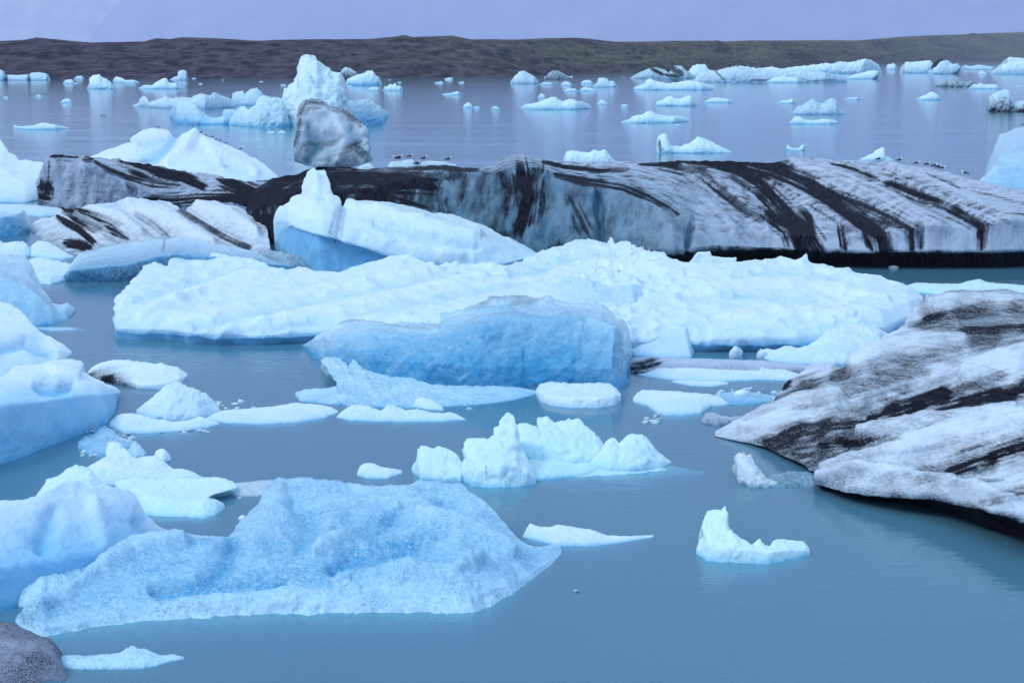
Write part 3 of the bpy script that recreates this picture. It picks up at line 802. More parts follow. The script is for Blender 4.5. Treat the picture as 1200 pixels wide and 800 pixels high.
berg('wedge', 'iceberg', 'pale blue wedge of ice with dark waterworn foot, in front of the dirt seamed heap', 'iceberg', M_BLUE, [
    (0, [(70, 328), (90, 331), (130, 331), (165, 331), (230, 326), (345, 318)]),
    (0.02, [(70, 327), (82, 317), (110, 313), (150, 309), (185, 300), (205, 296), (240, 300), (345, 312)]),
    (0.55, [(72, 326), (78, 318), (84, 308), (92, 298), (120, 289), (160, 283), (188, 279.5), (194, 281), (212, 278), (240, 283), (262, 287), (288, 292), (345, 305)])],
    facet=0.025, seed=7, amp=0.03, crag=0.03, blue=[1.0, 0.75, 0.05], dirt=[[0.55, 0.5, 0.3, 0.1], [0.3, 0.25, 0.1, 0.05], 0], strokes=[(1.6, 0.5, [(191, 295), (194, 281)])])

berg('head', 'iceberg', 'white iceberg with a nodding head over deep blue hollow, below the grey ice boulder', 'iceberg', M_WHITE, [
    (0, [(322, 292), (340, 308), (375, 320), (410, 320), (470, 318), (560, 316), (640, 308), (655, 296)]),
    (0.03, [(322, 290), (333, 268), (342, 264), (365, 272), (395, 282), (425, 290), (450, 298), (480, 306), (520, 311), (575, 314), (620, 303), (655, 294)]),
    (-0.035, [(322, 268), (324, 260), (333, 259), (346, 266), (370, 274), (400, 282), (425, 290), (450, 297), (480, 305), (520, 310), (575, 313), (620, 302), (655, 293)]),
    (0.10, [(321, 262), (324, 246), (345, 248), (370, 252), (398, 258), (420, 262), (450, 265), (500, 272), (560, 283), (620, 292), (655, 290)]),
    (0.20, [(321, 256), (323, 248), (328, 240), (340, 232), (350, 227), (355, 216), (358, 206), (362, 199), (367, 197), (372, 200), (380, 200), (384, 206), (386, 219), (390, 227), (397, 233), (402, 240), (406, 234), (412, 233), (418, 236), (445, 235), (470, 233), (480, 230.5), (495, 230), (505, 235), (530, 242), (560, 252), (590, 262), (620, 272), (642, 280), (655, 288)])],
    facet=0.02, seed=8, amp=0.028, crag=0.02, nscale=0.8, back=0.9, pw=1.2, blue=[1.0, [1.0, 1.0, 0.9, 0.8, 0.5], [0.35, 0.3, 0.3, 0.3], [0.05, 0.1, 0.18, 0.2, 0.2], 0.0],
    dirt=[0, 0, 0.04, 0, 0], relief=[(8, 0.3, [(340, 245), (365, 235), (372, 210)]), (9, -0.3, [(405, 243), (400, 262), (394, 280)]), (8, 0.3, [(430, 245), (480, 258), (560, 275)]), (6, -0.25, [(440, 262), (500, 276), (560, 290)]), (9, 0.3, [(430, 280), (480, 294), (540, 302)]), (6, -0.2, [(352, 225), (380, 232)])], tint=0.2, strokes=[(8, 0.32, [(398, 245), (394, 268), (392, 280)]), (2.5, 0.25, [(440, 258), (480, 268), (520, 275)]), (10, 0.15, [(490, 296), (530, 304)])])

berg('slab', 'iceberg', 'very broad flat white iceberg with scalloped top in the middle of the lagoon', 'iceberg', M_WHITE, [
    (0, [(134, 384), (137, 389), (160, 391), (195, 391.5), (225, 395), (260, 396.5), (300, 397), (340, 395.5), (380, 393), (470, 402), (600, 408), (700, 406), (820, 404.5), (880, 405), (940, 403.5), (1000, 398), (1040, 390), (1070, 372), (1082, 352)]),
    (0.012, [(133, 377), (138, 382), (160, 384), (195, 385), (225, 389), (260, 390), (300, 391), (340, 389), (380, 387), (470, 392), (600, 397), (700, 395), (820, 396), (880, 396), (940, 394), (1000, 389), (1040, 382), (1072, 366), (1082, 350)]),
    (0.25, [(134, 364), (145, 358), (180, 362), (240, 372), (320, 372), (400, 368), (500, 368), (600, 372), (700, 370), (820, 372), (900, 374), (980, 370), (1040, 362), (1081, 347)]),
    ([0.6, 0.72, 0.72, 0.72, 0.72, 0.62, 0.62, 0.68, 0.68], [(135, 352), (142, 342), (148, 336), (158, 326), (166, 317), (170, 309), (180, 307), (195, 313), (200, 305), (206, 299), (220, 293), (240, 295), (270, 300), (298, 303), (312, 309), (330, 317), (340, 314), (350, 312), (370, 318), (395, 320), (412, 313), (430, 308), (460, 300), (478, 298.5), (490, 303), (510, 311), (535, 308), (560, 309.5), (600, 310), (625, 299), (640, 292), (660, 288), (672, 283), (690, 279), (700, 283), (712, 284), (714.5, 278), (718, 278.5), (720, 285), (735, 283), (742, 289), (752, 296), (780, 302), (810, 309), (850, 309), (868, 306), (905, 302), (945, 304), (980, 313), (1020, 322), (1050, 330), (1072, 339), (1080, 346)])],
    facet=0.02, seed=9, amp=0.05, crag=0.05, dimple=0.85, nscale=1.3, lift=0.28, under=1.6, back=1.5, hscale=2.6, blue=[0.55, 0.3, 0.12, 0.06], fine=1.05, tint=0.3,
    relief=[(5, 0.16, [(200, 378), (300, 356), (420, 332), (500, 318)]), (5, 0.16, [(260, 388), (360, 366), (470, 344), (570, 324)]), (5, -0.16, [(230, 384), (330, 360), (450, 336), (540, 318)]), (4, -0.14, [(310, 388), (400, 370), (500, 352), (620, 330)]), (6, 0.2, [(165, 370), (220, 345), (280, 325), (330, 320)]), (5, -0.15, [(160, 352), (220, 332), (290, 314)]), (6, 0.2, [(650, 318), (700, 305), (760, 312), (800, 322)]), (6, -0.2, [(600, 322), (660, 306), (720, 296)]), (5, 0.18, [(820, 340), (900, 330), (980, 336), (1040, 350)]), (4, -0.16, [(800, 352), (880, 346), (960, 352)]), (5, -0.15, [(860, 325), (930, 318), (1000, 328)]), (5, 0.18, [(840, 372), (920, 366), (1000, 368)])])

berg('block', 'ice block', 'square white ice block standing on the back edge of the broad slab', 'ice block', M_WHITE, [
    (0, [(806, 312), (815, 314), (834, 312)]), (0.5, [(807, 309), (812, 302), (818, 294.5), (826, 295), (833, 294), (834.5, 304)])], Y0=ground_point(820, 335)[1] + 2.0, seed=10, amp=0.04, crag=0.03, blue=[0.2, 0.0], depth=1.0)
berg('block2', 'ice block', 'tilted flat ice block beside the square one on the broad slab', 'ice block', M_WHITE, [
    (0, [(818, 312), (840, 314), (860, 312)]), (0.5, [(818, 309), (825, 302), (835, 300), (850, 302), (863.5, 301.5), (861, 309)])], Y0=ground_point(820, 338)[1] + 1.2, seed=11, amp=0.04, crag=0.03, blue=[0.25, 0.0], depth=1.0)
berg('spike', 'ice spike', 'small upright ice spike on the right rear edge of the broad slab', 'ice spike', M_WHITE, [
    (0, [(928, 308), (938, 309), (949, 308)]), (0.5, [(929, 305), (934, 304), (940, 301.5), (944.5, 296.5), (946.5, 299), (947, 306)])], Y0=ground_point(938, 328)[1], seed=12, amp=0.03, crag=0.03, dirt=[0.35, 0.0], depth=0.8)

berg('plate', 'iceberg', 'lavender upright ice plate leaning on the front of the broad slab', 'iceberg', M_SNOW, [
    (0, [(634, 372), (660, 382), (700, 390), (745, 386), (752, 378), (775, 371), (808, 363)]),
    (0.35, [(634, 360), (645, 342), (656, 330), (664, 323.5), (690, 327), (712, 335), (740, 333), (756, 336), (770, 342), (785, 351), (808, 361)])],
    seed=13, amp=0.03, crag=0.03, blue=[0.55, 0.3], back=0.5, lift=0.25, under=0.8, strokes=[(3, 0.15, [(714, 337), (716, 365)])])

berg('hump', 'iceberg', 'smooth pale rounded ice hump right of the dark blue berg', 'iceberg', M_WHITE, [
    (0, [(700, 405), (720, 412), (745, 417), (775, 419.5), (810, 419.5), (816, 408), (822, 398)]),
    (0.25, [(700, 385), (715, 372), (740, 378), (752, 384), (775, 390), (800, 385), (823, 390)]),
    (0.5, [(702, 376), (712, 363), (722, 360.5), (735, 362), (745, 369), (753, 378), (768, 376), (785, 371), (800, 367), (815, 369), (821, 377), (823, 389)])],
    facet=0.012, seed=14, amp=0.03, crag=0.015, blue=[0.45, 0.25, 0.05], back=0.6)

berg('blueberg', 'iceberg', 'deep blue translucent iceberg with speckled rim in front of the broad slab', 'iceberg', M_BLUE, [
    (0, [(353, 405), (365, 418), (385, 430), (410, 438), (440, 446), (500, 453), (560, 456), (620, 454), (690, 455), (725, 456), (738, 448), (741, 420)]),
    (0.03, [(353, 404), (370, 408), (400, 408), (440, 415), (500, 424), (560, 430), (620, 428), (690, 430), (725, 430), (741, 415)]),
    (0.12, [(354, 404), (372, 396), (400, 390), (440, 390), (500, 395), (540, 390), (580, 375), (620, 372), (660, 375), (700, 375), (725, 385), (741, 410)]),
    (0.3, [(355, 404), (370, 395), (385, 386), (398, 378.5), (412, 374), (425, 374), (445, 377), (470, 378.5), (485, 377), (500, 380), (515, 381), (516.5, 368), (520, 366), (527, 367), (550, 360), (562, 353), (575, 348.5), (590, 346.5), (620, 346.5), (640, 347), (655, 352), (660, 354.5), (690, 354.5), (708, 355), (714, 362), (722, 372), (732, 377), (738, 390), (741, 408)])],
    facet=0.03, seed=15, amp=0.04, crag=0.02, nscale=0.6, back=0.7, fine=1.1,
    blue=[1.0, [0.5, 0.95, 1.0, 1.0, 0.75], [0.15, 0.6, 0.75, 0.7, 0.35], [0.0, 0.08, 0.15, 0.0, 0.0]], dirt=[0.1, 0.0, 0.0, 0.05],
    strokes=[(5, 0.34, [(395, 379), (425, 375), (470, 379), (515, 382)]), (5, 0.40, [(545, 361), (575, 349), (615, 347)]), (9, 0.36, [(600, 353), (625, 352)]), (10, 0.14, [(360, 404), (385, 392)])])

berg('apron', 'ice floe', 'ragged sheet of glassy ice spread before the foot of the dark blue berg', 'ice floe', M_CRYSTAL, [
    (0, [(346, 463), (352, 470), (380, 473), (430, 476), (470, 478), (520, 476), (560, 474), (600, 469), (632, 461)]),
    (0.7, [(346, 460), (356, 456), (378, 456), (398, 452), (400, 440), (392, 432), (376, 423), (380, 419), (398, 419), (408, 430), (414, 421), (424, 431), (440, 437), (460, 441), (480, 442), (505, 450), (540, 452), (575, 452), (610, 454), (632, 458)])],
    seed=16, amp=0.12, crag=0.12, nscale=0.4, blue=[0.3, 0.0], back=0.5, pw=1.2, apron=1.0)

berg('floe_a', 'ice floe', 'jagged low white floe in front of the glassy sheet at picture centre', 'ice floe', M_WHITE, [
    (0, [(394, 489), (410, 493), (440, 494), (480, 494.5), (520, 494), (546, 492)]), (0.6, [(395, 487), (403, 480), (412, 475), (425, 474), (435, 477), (447, 481), (455, 474), (462, 475), (475, 480), (490, 479), (505, 483), (520, 484), (527, 482), (540, 488), (546, 491)])], seed=17, amp=0.1, crag=0.08, blue=[0.4, 0.0], apron=0.9)
berg('floe_b', 'ice chunk', 'small rounded white lump resting behind the jagged low floe', 'ice chunk', M_WHITE, [
    (0, [(484, 477), (500, 480), (520, 481)]), (0.5, [(484, 472), (488, 467), (496, 465), (508, 469), (518, 476), (520, 480)])], seed=18, blue=[0.3, 0], amp=0.06)
berg('floe_c', 'ice floe', 'long thin flat floe floating left of the glassy sheet', 'ice floe', M_WHITE, [
    (0, [(236, 492), (270, 496), (310, 497), (350, 495), (380, 490), (396, 484)]), (0.75, [(237, 490), (252, 481), (270, 480), (300, 478), (320, 476), (345, 472), (375, 474), (388, 477), (396, 481)])], seed=19, blue=[0.35, 0.0], amp=0.06, crag=0.06, apron=2.6)
berg('floe_d', 'ice floe', 'thick rounded rectangle of ice floating below the dark blue berg', 'ice floe', M_WHITE, [
    (0, [(628, 462), (634, 471), (645, 475), (670, 478), (700, 478), (722, 475), (728, 469)]), (0.12, [(628, 458), (640, 464), (670, 467), (700, 467), (728, 462)]), (0.6, [(629, 455), (633, 449), (645, 447), (670, 449), (695, 449), (702, 447.5), (715, 450), (723, 455), (727, 461)])], seed=20, blue=[0.35, 0.1, 0.0], amp=0.05, crag=0.05, apron=0.3)
berg('floe_e', 'ice floe', 'wide flat tapering white floe with a glassy lower corner, right of the rounded rectangle', 'ice floe', M_WHITE, [
    (0, [(742, 471), (757, 475), (768, 483), (780, 487), (800, 487), (822, 484.5), (834, 477), (848, 475), (862, 472)]), (0.75, [(742, 466), (747, 460), (753, 457), (790, 458), (818, 460), (835, 462), (846, 466), (862, 470)])], seed=21, blue=[0.4, 0.0], amp=0.05, crag=0.04, apron=2.6)
berg('floe_f', 'ice floe', 'long narrow pale floe touching the lavender gravelly sheet behind it', 'ice floe', M_WHITE, [
    (0, [(744, 438), (760, 442), (800, 446), (850, 447), (890, 445), (925, 446), (942, 444)]), (0.7, [(744, 436), (757, 435), (770, 429), (790, 431), (820, 431), (850, 433), (880, 434), (890, 434), (893, 429), (898, 432), (920, 433), (942, 440)])], seed=22, blue=[0.35, 0.05], amp=0.06, crag=0.05, apron=1.0)
berg('floe_g', 'ice floe', 'flat lavender grey sheet with a dark muddy left end, beside the dark blue berg', 'ice floe', M_GREY, [
    (0, [(736, 437), (750, 439), (790, 437), (850, 437), (910, 436), (960, 434)]), (0.75, [(736, 421), (745, 418), (780, 419), (820, 420), (850, 421), (910, 423), (960, 430)])], seed=23, blue=[0.1, 0.0], dirt=[0.35, 0.05], amp=0.05, crag=0.04, strokes=[(9, 0.8, [(738, 433), (755, 432), (772, 427)])])
berg('floe_h', 'ice floe', 'slim lens shaped white floe just below the long narrow one', 'ice floe', M_WHITE, [
    (0, [(788, 448), (810, 452), (835, 453), (854, 450)]), (0.8, [(788, 446), (800, 445), (825, 446), (845, 446), (854, 448.5)])], seed=24, blue=[0.3, 0.1], amp=0.04)
berg('floe_i', 'iceberg', 'pale low craggy ice ramp just left of the big dirt banded berg', 'iceberg', M_SNOW, [
    (0, [(890, 418), (905, 424), (940, 427), (990, 428), (1030, 424), (1045, 410)]), (0.5, [(890, 413), (898, 408), (908, 410), (920, 405), (935, 407), (950, 403), (962, 396), (970, 386), (985, 381), (1000, 382), (1012, 379), (1025, 383), (1040, 391), (1045, 402)])], seed=25, blue=[0.3, 0.12], amp=0.07, crag=0.06, apron=0.9)
berg('floe_j', 'ice floe', 'cyan lit flat ice sheet behind the top of the big dirt banded berg', 'ice floe', M_CYAN, [
    (0, [(1060, 340), (1100, 346), (1200, 347), (1300, 348)]), (0.6, [(1060, 335), (1075, 331), (1100, 332), (1125, 332), (1140, 328), (1147, 326.5), (1155, 330), (1200, 334), (1300, 338)])], seed=26, blue=[0.3, 0.0], amp=0.08, crag=0.06)

berg('bandberg', 'iceberg', 'big tilted iceberg with slanting black ash bands filling the right foreground', 'iceberg', M_DIRTY, [
    (0, [(838, 511), (852, 514), (878, 519), (902, 528), (926, 540), (946, 549), (958, 566), (990, 577), (1042, 582), (1090, 584), (1130, 593), (1170, 604), (1205, 613), (1300, 632), (1440, 624)]),
    (0.0, [(838, 510), (852, 512), (878, 516), (902, 524), (926, 536), (946, 544), (958, 561), (990, 572), (1042, 576), (1090, 578), (1130, 587), (1170, 598), (1205, 607), (1300, 626), (1440, 622)]),
    (0.22, [(838, 507), (860, 503), (890, 502), (930, 496), (975, 500), (1020, 502), (1060, 505), (1100, 506), (1150, 510), (1205, 518), (1300, 530), (1440, 615)]),
    (0.40, [(839, 505), (856, 498), (880, 486), (900, 474), (925, 460), (960, 446), (1000, 440), (1050, 432), (1100, 425), (1150, 422), (1205, 425), (1300, 450), (1440, 610)]),
    (0.52, [(840, 504), (855, 496), (880, 482), (898, 474), (906, 470), (912, 457), (917, 448), (928, 443), (938, 437), (950, 425), (958, 423), (966, 426), (975, 424), (985, 429), (995, 424), (1010, 412), (1030, 399), (1045, 390), (1058, 380), (1068, 364), (1078, 352), (1085, 345), (1092, 341), (1112, 343), (1124, 340), (1140, 342), (1162, 337.5), (1180, 341), (1205, 346), (1260, 352), (1330, 400), (1440, 600)])],
    facet=0.012, sk=0.4, wet=0.0, seed=27, amp=0.03, crag=0.02, dimple=0.0, nscale=0.55, lift=[0.02, 0.1, 0.3, 0.55, 0.8, 0.9, 0.9, 0.9], under=3.6, back=0.9, fine=1.1, groove=0.22, hscale=3.6, footshade=1.0, tint=0.12,  # feet below the overhang get their shadow as black colour
    relief=[(11, 0.35, [(870, 502), (905, 488), (940, 470), (985, 462)]), (9, -0.4, [(1015, 470), (1040, 455), (1070, 452)]), (6, -0.35, [(1060, 448), (1090, 446)]), (12, 0.4, [(1000, 430), (1060, 405), (1130, 400)]), (12, 0.4, [(1010, 508), (1080, 495), (1130, 492), (1190, 488)]), (13, 0.4, [(970, 552), (1010, 540), (1060, 530), (1110, 512), (1150, 496), (1200, 494)]), (6, -0.3, [(1130, 566), (1140, 562)]), (9, 0.35, [(965, 560), (1010, 552), (1060, 560), (1120, 568), (1190, 588)]), (10, 0.35, [(1090, 358), (1130, 350), (1200, 352)]), (6, -0.3, [(985, 475), (1000, 470)]), (12, 0.35, [(1130, 438), (1170, 425), (1205, 415)]), (4, -0.25, [(950, 555), (1010, 528), (1060, 522)])],
    blue=[0.5, 0.15, 0.05, 0.05, 0.0], dirt=[[0.0, 0.2, 0.5, 0.7, 0.8, 0.8, 0.8], [0.25, 0.45, 0.2, 0.14, 0.12], [0.28, 0.30, 0.26, 0.26, 0.2], [0.24, 0.24, 0.24, 0.22, 0.2], 0.22],  # waterline row darkens rightwards: undercut shadow painted in
    strokes=run_on(flow_lines([[(905, 472), (960, 448), (1010, 432), (1080, 412), (1205, 380)], [(880, 490), (940, 478), (1020, 462), (1100, 440), (1205, 420)], [(900, 525), (960, 505), (1030, 490), (1110, 470), (1205, 450)], [(930, 540), (1000, 525), (1060, 515), (1130, 500), (1205, 480)],
        [(960, 562), (1040, 552), (1100, 550), (1150, 538), (1205, 520)], [(990, 568), (1060, 566), (1120, 572), (1205, 578)]], 46, 6, w=(1.5, 6), a=(0.25, 0.55), length=(0.2, 0.5)) + [
        (28, 0.62, [(1040, 415), (1130, 390), (1130, 386), (1205, 376)]), (30, 0.62, [(1090, 372), (1150, 366), (1205, 366)]), (24, 0.6, [(935, 472), (1000, 455), (1080, 432)]), (24, 0.6, [(890, 522), (960, 507), (1040, 496)]), (16, 0.5, [(1085, 356), (1140, 350), (1205, 350)]),
        (16.5, 0.7316, [(1075, 382), (1110, 374), (1150, 366), (1210, 358)]), (17.6, 0.708, [(1000, 440), (1045, 424), (1090, 410), (1150, 397), (1210, 385)]), (13.2, 0.708, [(905, 470), (940, 456), (985, 442), (1020, 428)]), (24.2, 0.708, [(900, 524), (940, 516), (990, 508), (1050, 500)]), (19.8, 0.6844, [(930, 540), (980, 528), (1040, 516)]),
        (19.8, 0.649, [(1020, 492), (1070, 476), (1120, 458), (1170, 440)]), (17.6, 0.708, [(1070, 492), (1120, 480), (1210, 458)]), (17.6, 0.649, [(1080, 560), (1130, 546), (1210, 520)]), (12.1, 0.59, [(1150, 588), (1210, 574)]),
        (10.85, 0.85, [(1086, 374), (1110, 367), (1146, 361), (1205, 356)]), (6.2, 0.9, [(1090, 342), (1125, 341), (1165, 338), (1205, 345)]), (9.3, 0.8, [(1080, 398), (1110, 395), (1130, 389), (1205, 383)]),
             (9.9, 0.649, [(1000, 439), (1040, 424), (1066, 417), (1110, 405), (1160, 394)]), (15.5, 1, [(1022, 491), (1050, 481), (1080, 472), (1112, 462)]), (9.3, 0.7, [(1100, 464), (1130, 452), (1160, 444)]),
             (12.4, 0.95, [(1088, 485), (1120, 476), (1146, 468), (1210, 454)]), (13.95, 0.8, [(898, 524), (930, 510), (965, 500), (1010, 496)]), (9.3, 0.9, [(960, 520), (1010, 517), (1040, 507)]), (9.9, 0.708, [(910, 530), (950, 536), (1000, 530)]),
             (13.95, 0.9, [(1110, 554), (1140, 542), (1170, 532), (1210, 520)]), (6.6, 0.708, [(1160, 585), (1190, 580), (1210, 575)]), (12.4, 0.9, [(914, 452), (922, 450)]), (6.2, 0.75, [(905, 472), (950, 452), (990, 438)]), (5.425, 0.7, [(870, 490), (900, 478), (915, 472)]),
             (5.5, 0.531, [(1060, 556), (1120, 542), (1180, 520)])], 1195, 170))

berg('bigleft', 'iceberg', 'rounded blue iceberg at the left edge behind the snowy ledge, ending in a knob', 'iceberg', M_BLUE, [
    (0, [(-120, 388), (0, 385), (40, 383), (62, 380), (80, 375), (88, 367)]), (0.2, [(-120, 330), (0, 325), (30, 335), (50, 352), (66, 365), (88, 365)]),
    (0.45, [(-120, 295), (-40, 288), (0, 298), (15, 300), (30, 301), (36, 310), (41, 322), (47, 334), (55, 345), (61, 355), (70, 357), (79, 355), (86, 360), (88, 365)])], facet=0.02, seed=28, blue=[0.7, 0.42, 0.05], amp=0.04, crag=0.03)
berg('tealblock', 'iceberg', 'small flat topped teal ice block at the left edge below the snow berg', 'iceberg', M_BLUE, [
    (0, [(-60, 282), (0, 280), (18, 278), (34, 272)]), (0.06, [(-60, 254), (0, 254), (18, 252), (35, 264)]), (0.4, [(-60, 249), (0, 250), (12, 249), (28, 247), (31, 253), (34, 258), (36, 266)])], seed=29, blue=[1.0, 0.6, 0.0], amp=0.03)
berg('sheet', 'ice floe', 'flat lavender grey floe below the grey faced cliff on the left', 'ice floe', M_SNOW, [
    (0, [(-20, 248), (20, 251), (50, 254), (74, 252), (76, 246)]), (0.75, [(-20, 239), (20, 239), (40, 240), (60, 242), (74, 244), (76, 245)])], seed=30, blue=[0.3, 0.2], amp=0.04)
berg('pebble', 'ice chunk', 'white cube like chunk on the waterline beside the teal block', 'ice chunk', M_CYAN, [
    (0, [(10, 298), (20, 303), (35, 301), (37, 294)]), (0.3, [(10, 294), (14, 287), (20, 284), (26, 282.5), (30, 285), (34, 290), (37, 293)])], seed=31, blue=[0.2, 0.0], amp=0.04)
berg('pebble2', 'ice chunk', 'pale ice shelf between the teal block and the rounded blue berg at the left edge', 'ice chunk', M_WHITE, [
    (0, [(-40, 304), (0, 304), (15, 304), (30, 303)]), (0.4, [(-40, 282), (0, 282), (4, 285), (10, 284), (22, 282), (30, 292)])], seed=32, blue=[0.3, 0.0], amp=0.05)
berg('lowwhite', 'ice floe', 'low cyan white floe with a smooth curved top below the snowy dirt seamed heap', 'ice floe', M_WHITE, [
    (0, [(32, 300), (50, 303), (75, 304), (86, 302)]), (0.5, [(33, 296), (36, 288), (44, 282), (55, 283), (65, 288), (75, 295), (86, 300)])], seed=33, blue=[0.35, 0.0], amp=0.03)
berg('lowshelf', 'ice floe', 'flat snowy ledge at the waterline left of the pale blue wedge', 'ice floe', M_WHITE, [
    (0, [(20, 320), (40, 333), (60, 334), (82, 328), (92, 318)]), (0.6, [(20, 312), (38, 303), (50, 302), (65, 305), (80, 309), (92, 312)])], seed=34, blue=[0.3, 0.05], amp=0.05)
berg('aproneft', 'ice floe', 'thin drowned ice lip lying at the foot of the rounded blue berg', 'ice floe', M_BLUE, [
    (0, [(36, 388), (60, 391), (85, 390), (103, 388)]), (0.85, [(36, 383), (60, 383), (80, 383), (103, 386)])], lift=-0.08, seed=35, blue=[0.5, 0.2], amp=0.05)

berg('ledgeback', 'iceberg', 'snowy upper ledge rising at the left edge behind the overhanging blue faced block', 'iceberg', M_SNOW, [
    (0, [(-160, 445), (0, 444), (40, 436), (70, 425), (84, 415)]), (0.3, [(-160, 385), (0, 400), (30, 405), (60, 410), (84, 413)]),
    (0.55, [(-160, 330), (-60, 338), (0, 354), (10, 356), (20, 361), (30, 369), (38, 380), (46, 388), (58, 394), (70, 401), (79, 407), (83, 412)])], facet=0.012, seed=36, blue=[0.25, 0.05, 0.0], amp=0.035, crag=0.02, relief=[(8, -0.3, [(-10, 410), (30, 400), (60, 412)])])
berg('ledgefront', 'iceberg', 'snow topped ice block with tall pale blue face at the left edge', 'iceberg', M_SNOW, [
    (0, [(-200, 585), (-60, 560), (0, 545), (30, 534), (60, 522), (100, 507), (125, 497), (134, 485), (139, 466)]),
    (0.0, [(-200, 500), (-60, 480), (0, 474), (40, 470), (70, 466), (100, 462), (125, 462), (140, 460)]),
    (0.35, [(-200, 460), (-60, 452), (0, 446), (40, 440), (70, 440), (100, 446), (125, 453), (140, 459)]),
    (0.6, [(-200, 440), (-60, 438), (0, 443), (10, 436), (20, 429), (32, 427), (55, 425), (62, 421), (80, 421), (95, 423), (98, 427), (95, 434), (108, 442), (124, 449), (135, 453), (140, 457)])],
    facet=0.012, seed=37, blue=[0.8, 0.6, 0.12, 0.0], amp=0.035, crag=0.02, back=0.4, relief=[(7, -0.25, [(44, 452), (66, 455), (84, 450)]), (6, 0.2, [(60, 432), (90, 440)])], strokes=[(6, 0.2, [(48, 452), (70, 454), (84, 450)])])
berg('dirtfoot', 'ice floe', 'white loaf shaped floe with a muddy brown underside on its left', 'ice floe', M_WHITE, [
    (0, [(102, 440), (115, 446), (140, 451), (165, 456), (195, 456), (212, 450), (220, 441)]),
    (0.05, [(102, 438), (118, 441), (140, 446), (165, 450), (195, 450), (220, 440)]),
    (0.6, [(103, 436), (108, 430), (118, 425), (135, 421.5), (150, 421.5), (165, 424), (190, 426), (208, 430), (213, 434), (220, 438)])],
    seed=38, blue=[0.2, 0.05, 0.0], dirt=[[0.8, 0.9, 0.3, 0.0, 0.0], [0.6, 0.8, 0.1, 0, 0], 0], amp=0.04)
berg('fan', 'iceberg', 'fan shaped lavender ice hump behind the long low floe on the left', 'iceberg', M_SNOW, [
    (0, [(160, 484), (172, 491), (195, 494), (230, 493), (258, 486)]), (0.3, [(160, 480), (175, 468), (190, 456), (200, 450), (206, 446.5), (214, 449), (225, 455), (236, 459), (245, 465), (252, 472), (258, 480)])], seed=39, blue=[0.35, 0.08], amp=0.06, crag=0.06, nscale=0.5)
berg('longlow', 'ice floe', 'long low dog bone floe in front of the fan shaped hump', 'ice floe', M_WHITE, [
    (0, [(128, 500), (145, 507), (175, 508), (215, 505), (245, 501), (257, 497)]), (0.55, [(129, 494), (138, 486), (150, 484), (162, 485), (178, 490), (205, 494), (222, 492), (235, 487.5), (245, 491), (257, 496)])], seed=40, blue=[0.4, 0.0], amp=0.04, apron=2.6)
berg('castle', 'iceberg', 'white iceberg with a tooth shaped peak, behind the fish tailed floe on the left', 'iceberg', M_WHITE, [
    (0, [(92, 562), (110, 568), (140, 568), (180, 566), (215, 564), (238, 560)]),
    (0.3, [(95, 554), (110, 552), (125, 545), (145, 548), (175, 552), (205, 556), (238, 558)]),
    (0.5, [(99, 549), (106, 544), (116, 539), (125, 534), (124.5, 525), (127, 518.5), (133, 516.5), (140, 518), (146, 526), (153, 532), (161, 537), (168, 535), (182, 534), (192, 540), (203, 549), (212, 549), (222, 551), (232, 556), (238, 559)])],
    seed=41, blue=[0.35, 0.1, 0.0], amp=0.04, crag=0.03)
berg('nub', 'ice chunk', 'pale ice knob poking up beside the tooth peaked berg', 'ice chunk', M_SNOW, [
    (0, [(179, 540), (190, 543), (200, 540)]), (0.3, [(179.5, 536), (183, 528), (189, 525), (194, 527), (199, 533), (200.5, 538)])], seed=42, amp=0.05)
berg('nub2', 'ice chunk', 'grey granular ice mound between the tooth peaked berg and the long low floe', 'ice chunk', M_CRYSTAL, [
    (0, [(148, 532), (158, 537), (170, 536), (173, 532)]), (0.35, [(149, 527), (155, 519), (159, 517.5), (165, 522), (170, 529), (173, 531)])], seed=43, amp=0.08)
berg('fish', 'ice floe', 'bright white floe ending in a fish tail, behind the lavender slab on the left', 'ice floe', M_CYAN, [
    (0, [(135, 572), (145, 582), (165, 601), (185, 605), (215, 605), (238, 607), (252, 603), (263, 596)]),
    (0.35, [(135, 566), (150, 570), (180, 582), (215, 586), (240, 585), (258, 588), (263.5, 594)]),
    (0.7, [(136, 562), (145, 560), (170, 561), (205, 560), (235, 560), (250, 558.5), (262, 561), (271, 562), (279, 568), (274, 573), (250, 577), (240, 581), (252, 584), (262, 589), (263.5, 593)])],
    seed=44, blue=[0.35, 0.1, 0.0], amp=0.03, crag=0.02, apron=2.6)
berg('sharp', 'iceberg', 'bright cyan shoulder of ice peeking over the lavender slab on the left', 'iceberg', M_CYAN, [
    (0, [(36, 600), (70, 606), (110, 604), (130, 592)]), (0.5, [(38, 590), (42, 582), (48, 572), (55, 562), (64, 558), (76, 552), (88, 546), (98, 546), (105, 548), (110, 556), (120, 566), (130, 580)])], seed=45, blue=[0.3, 0.0], amp=0.03)
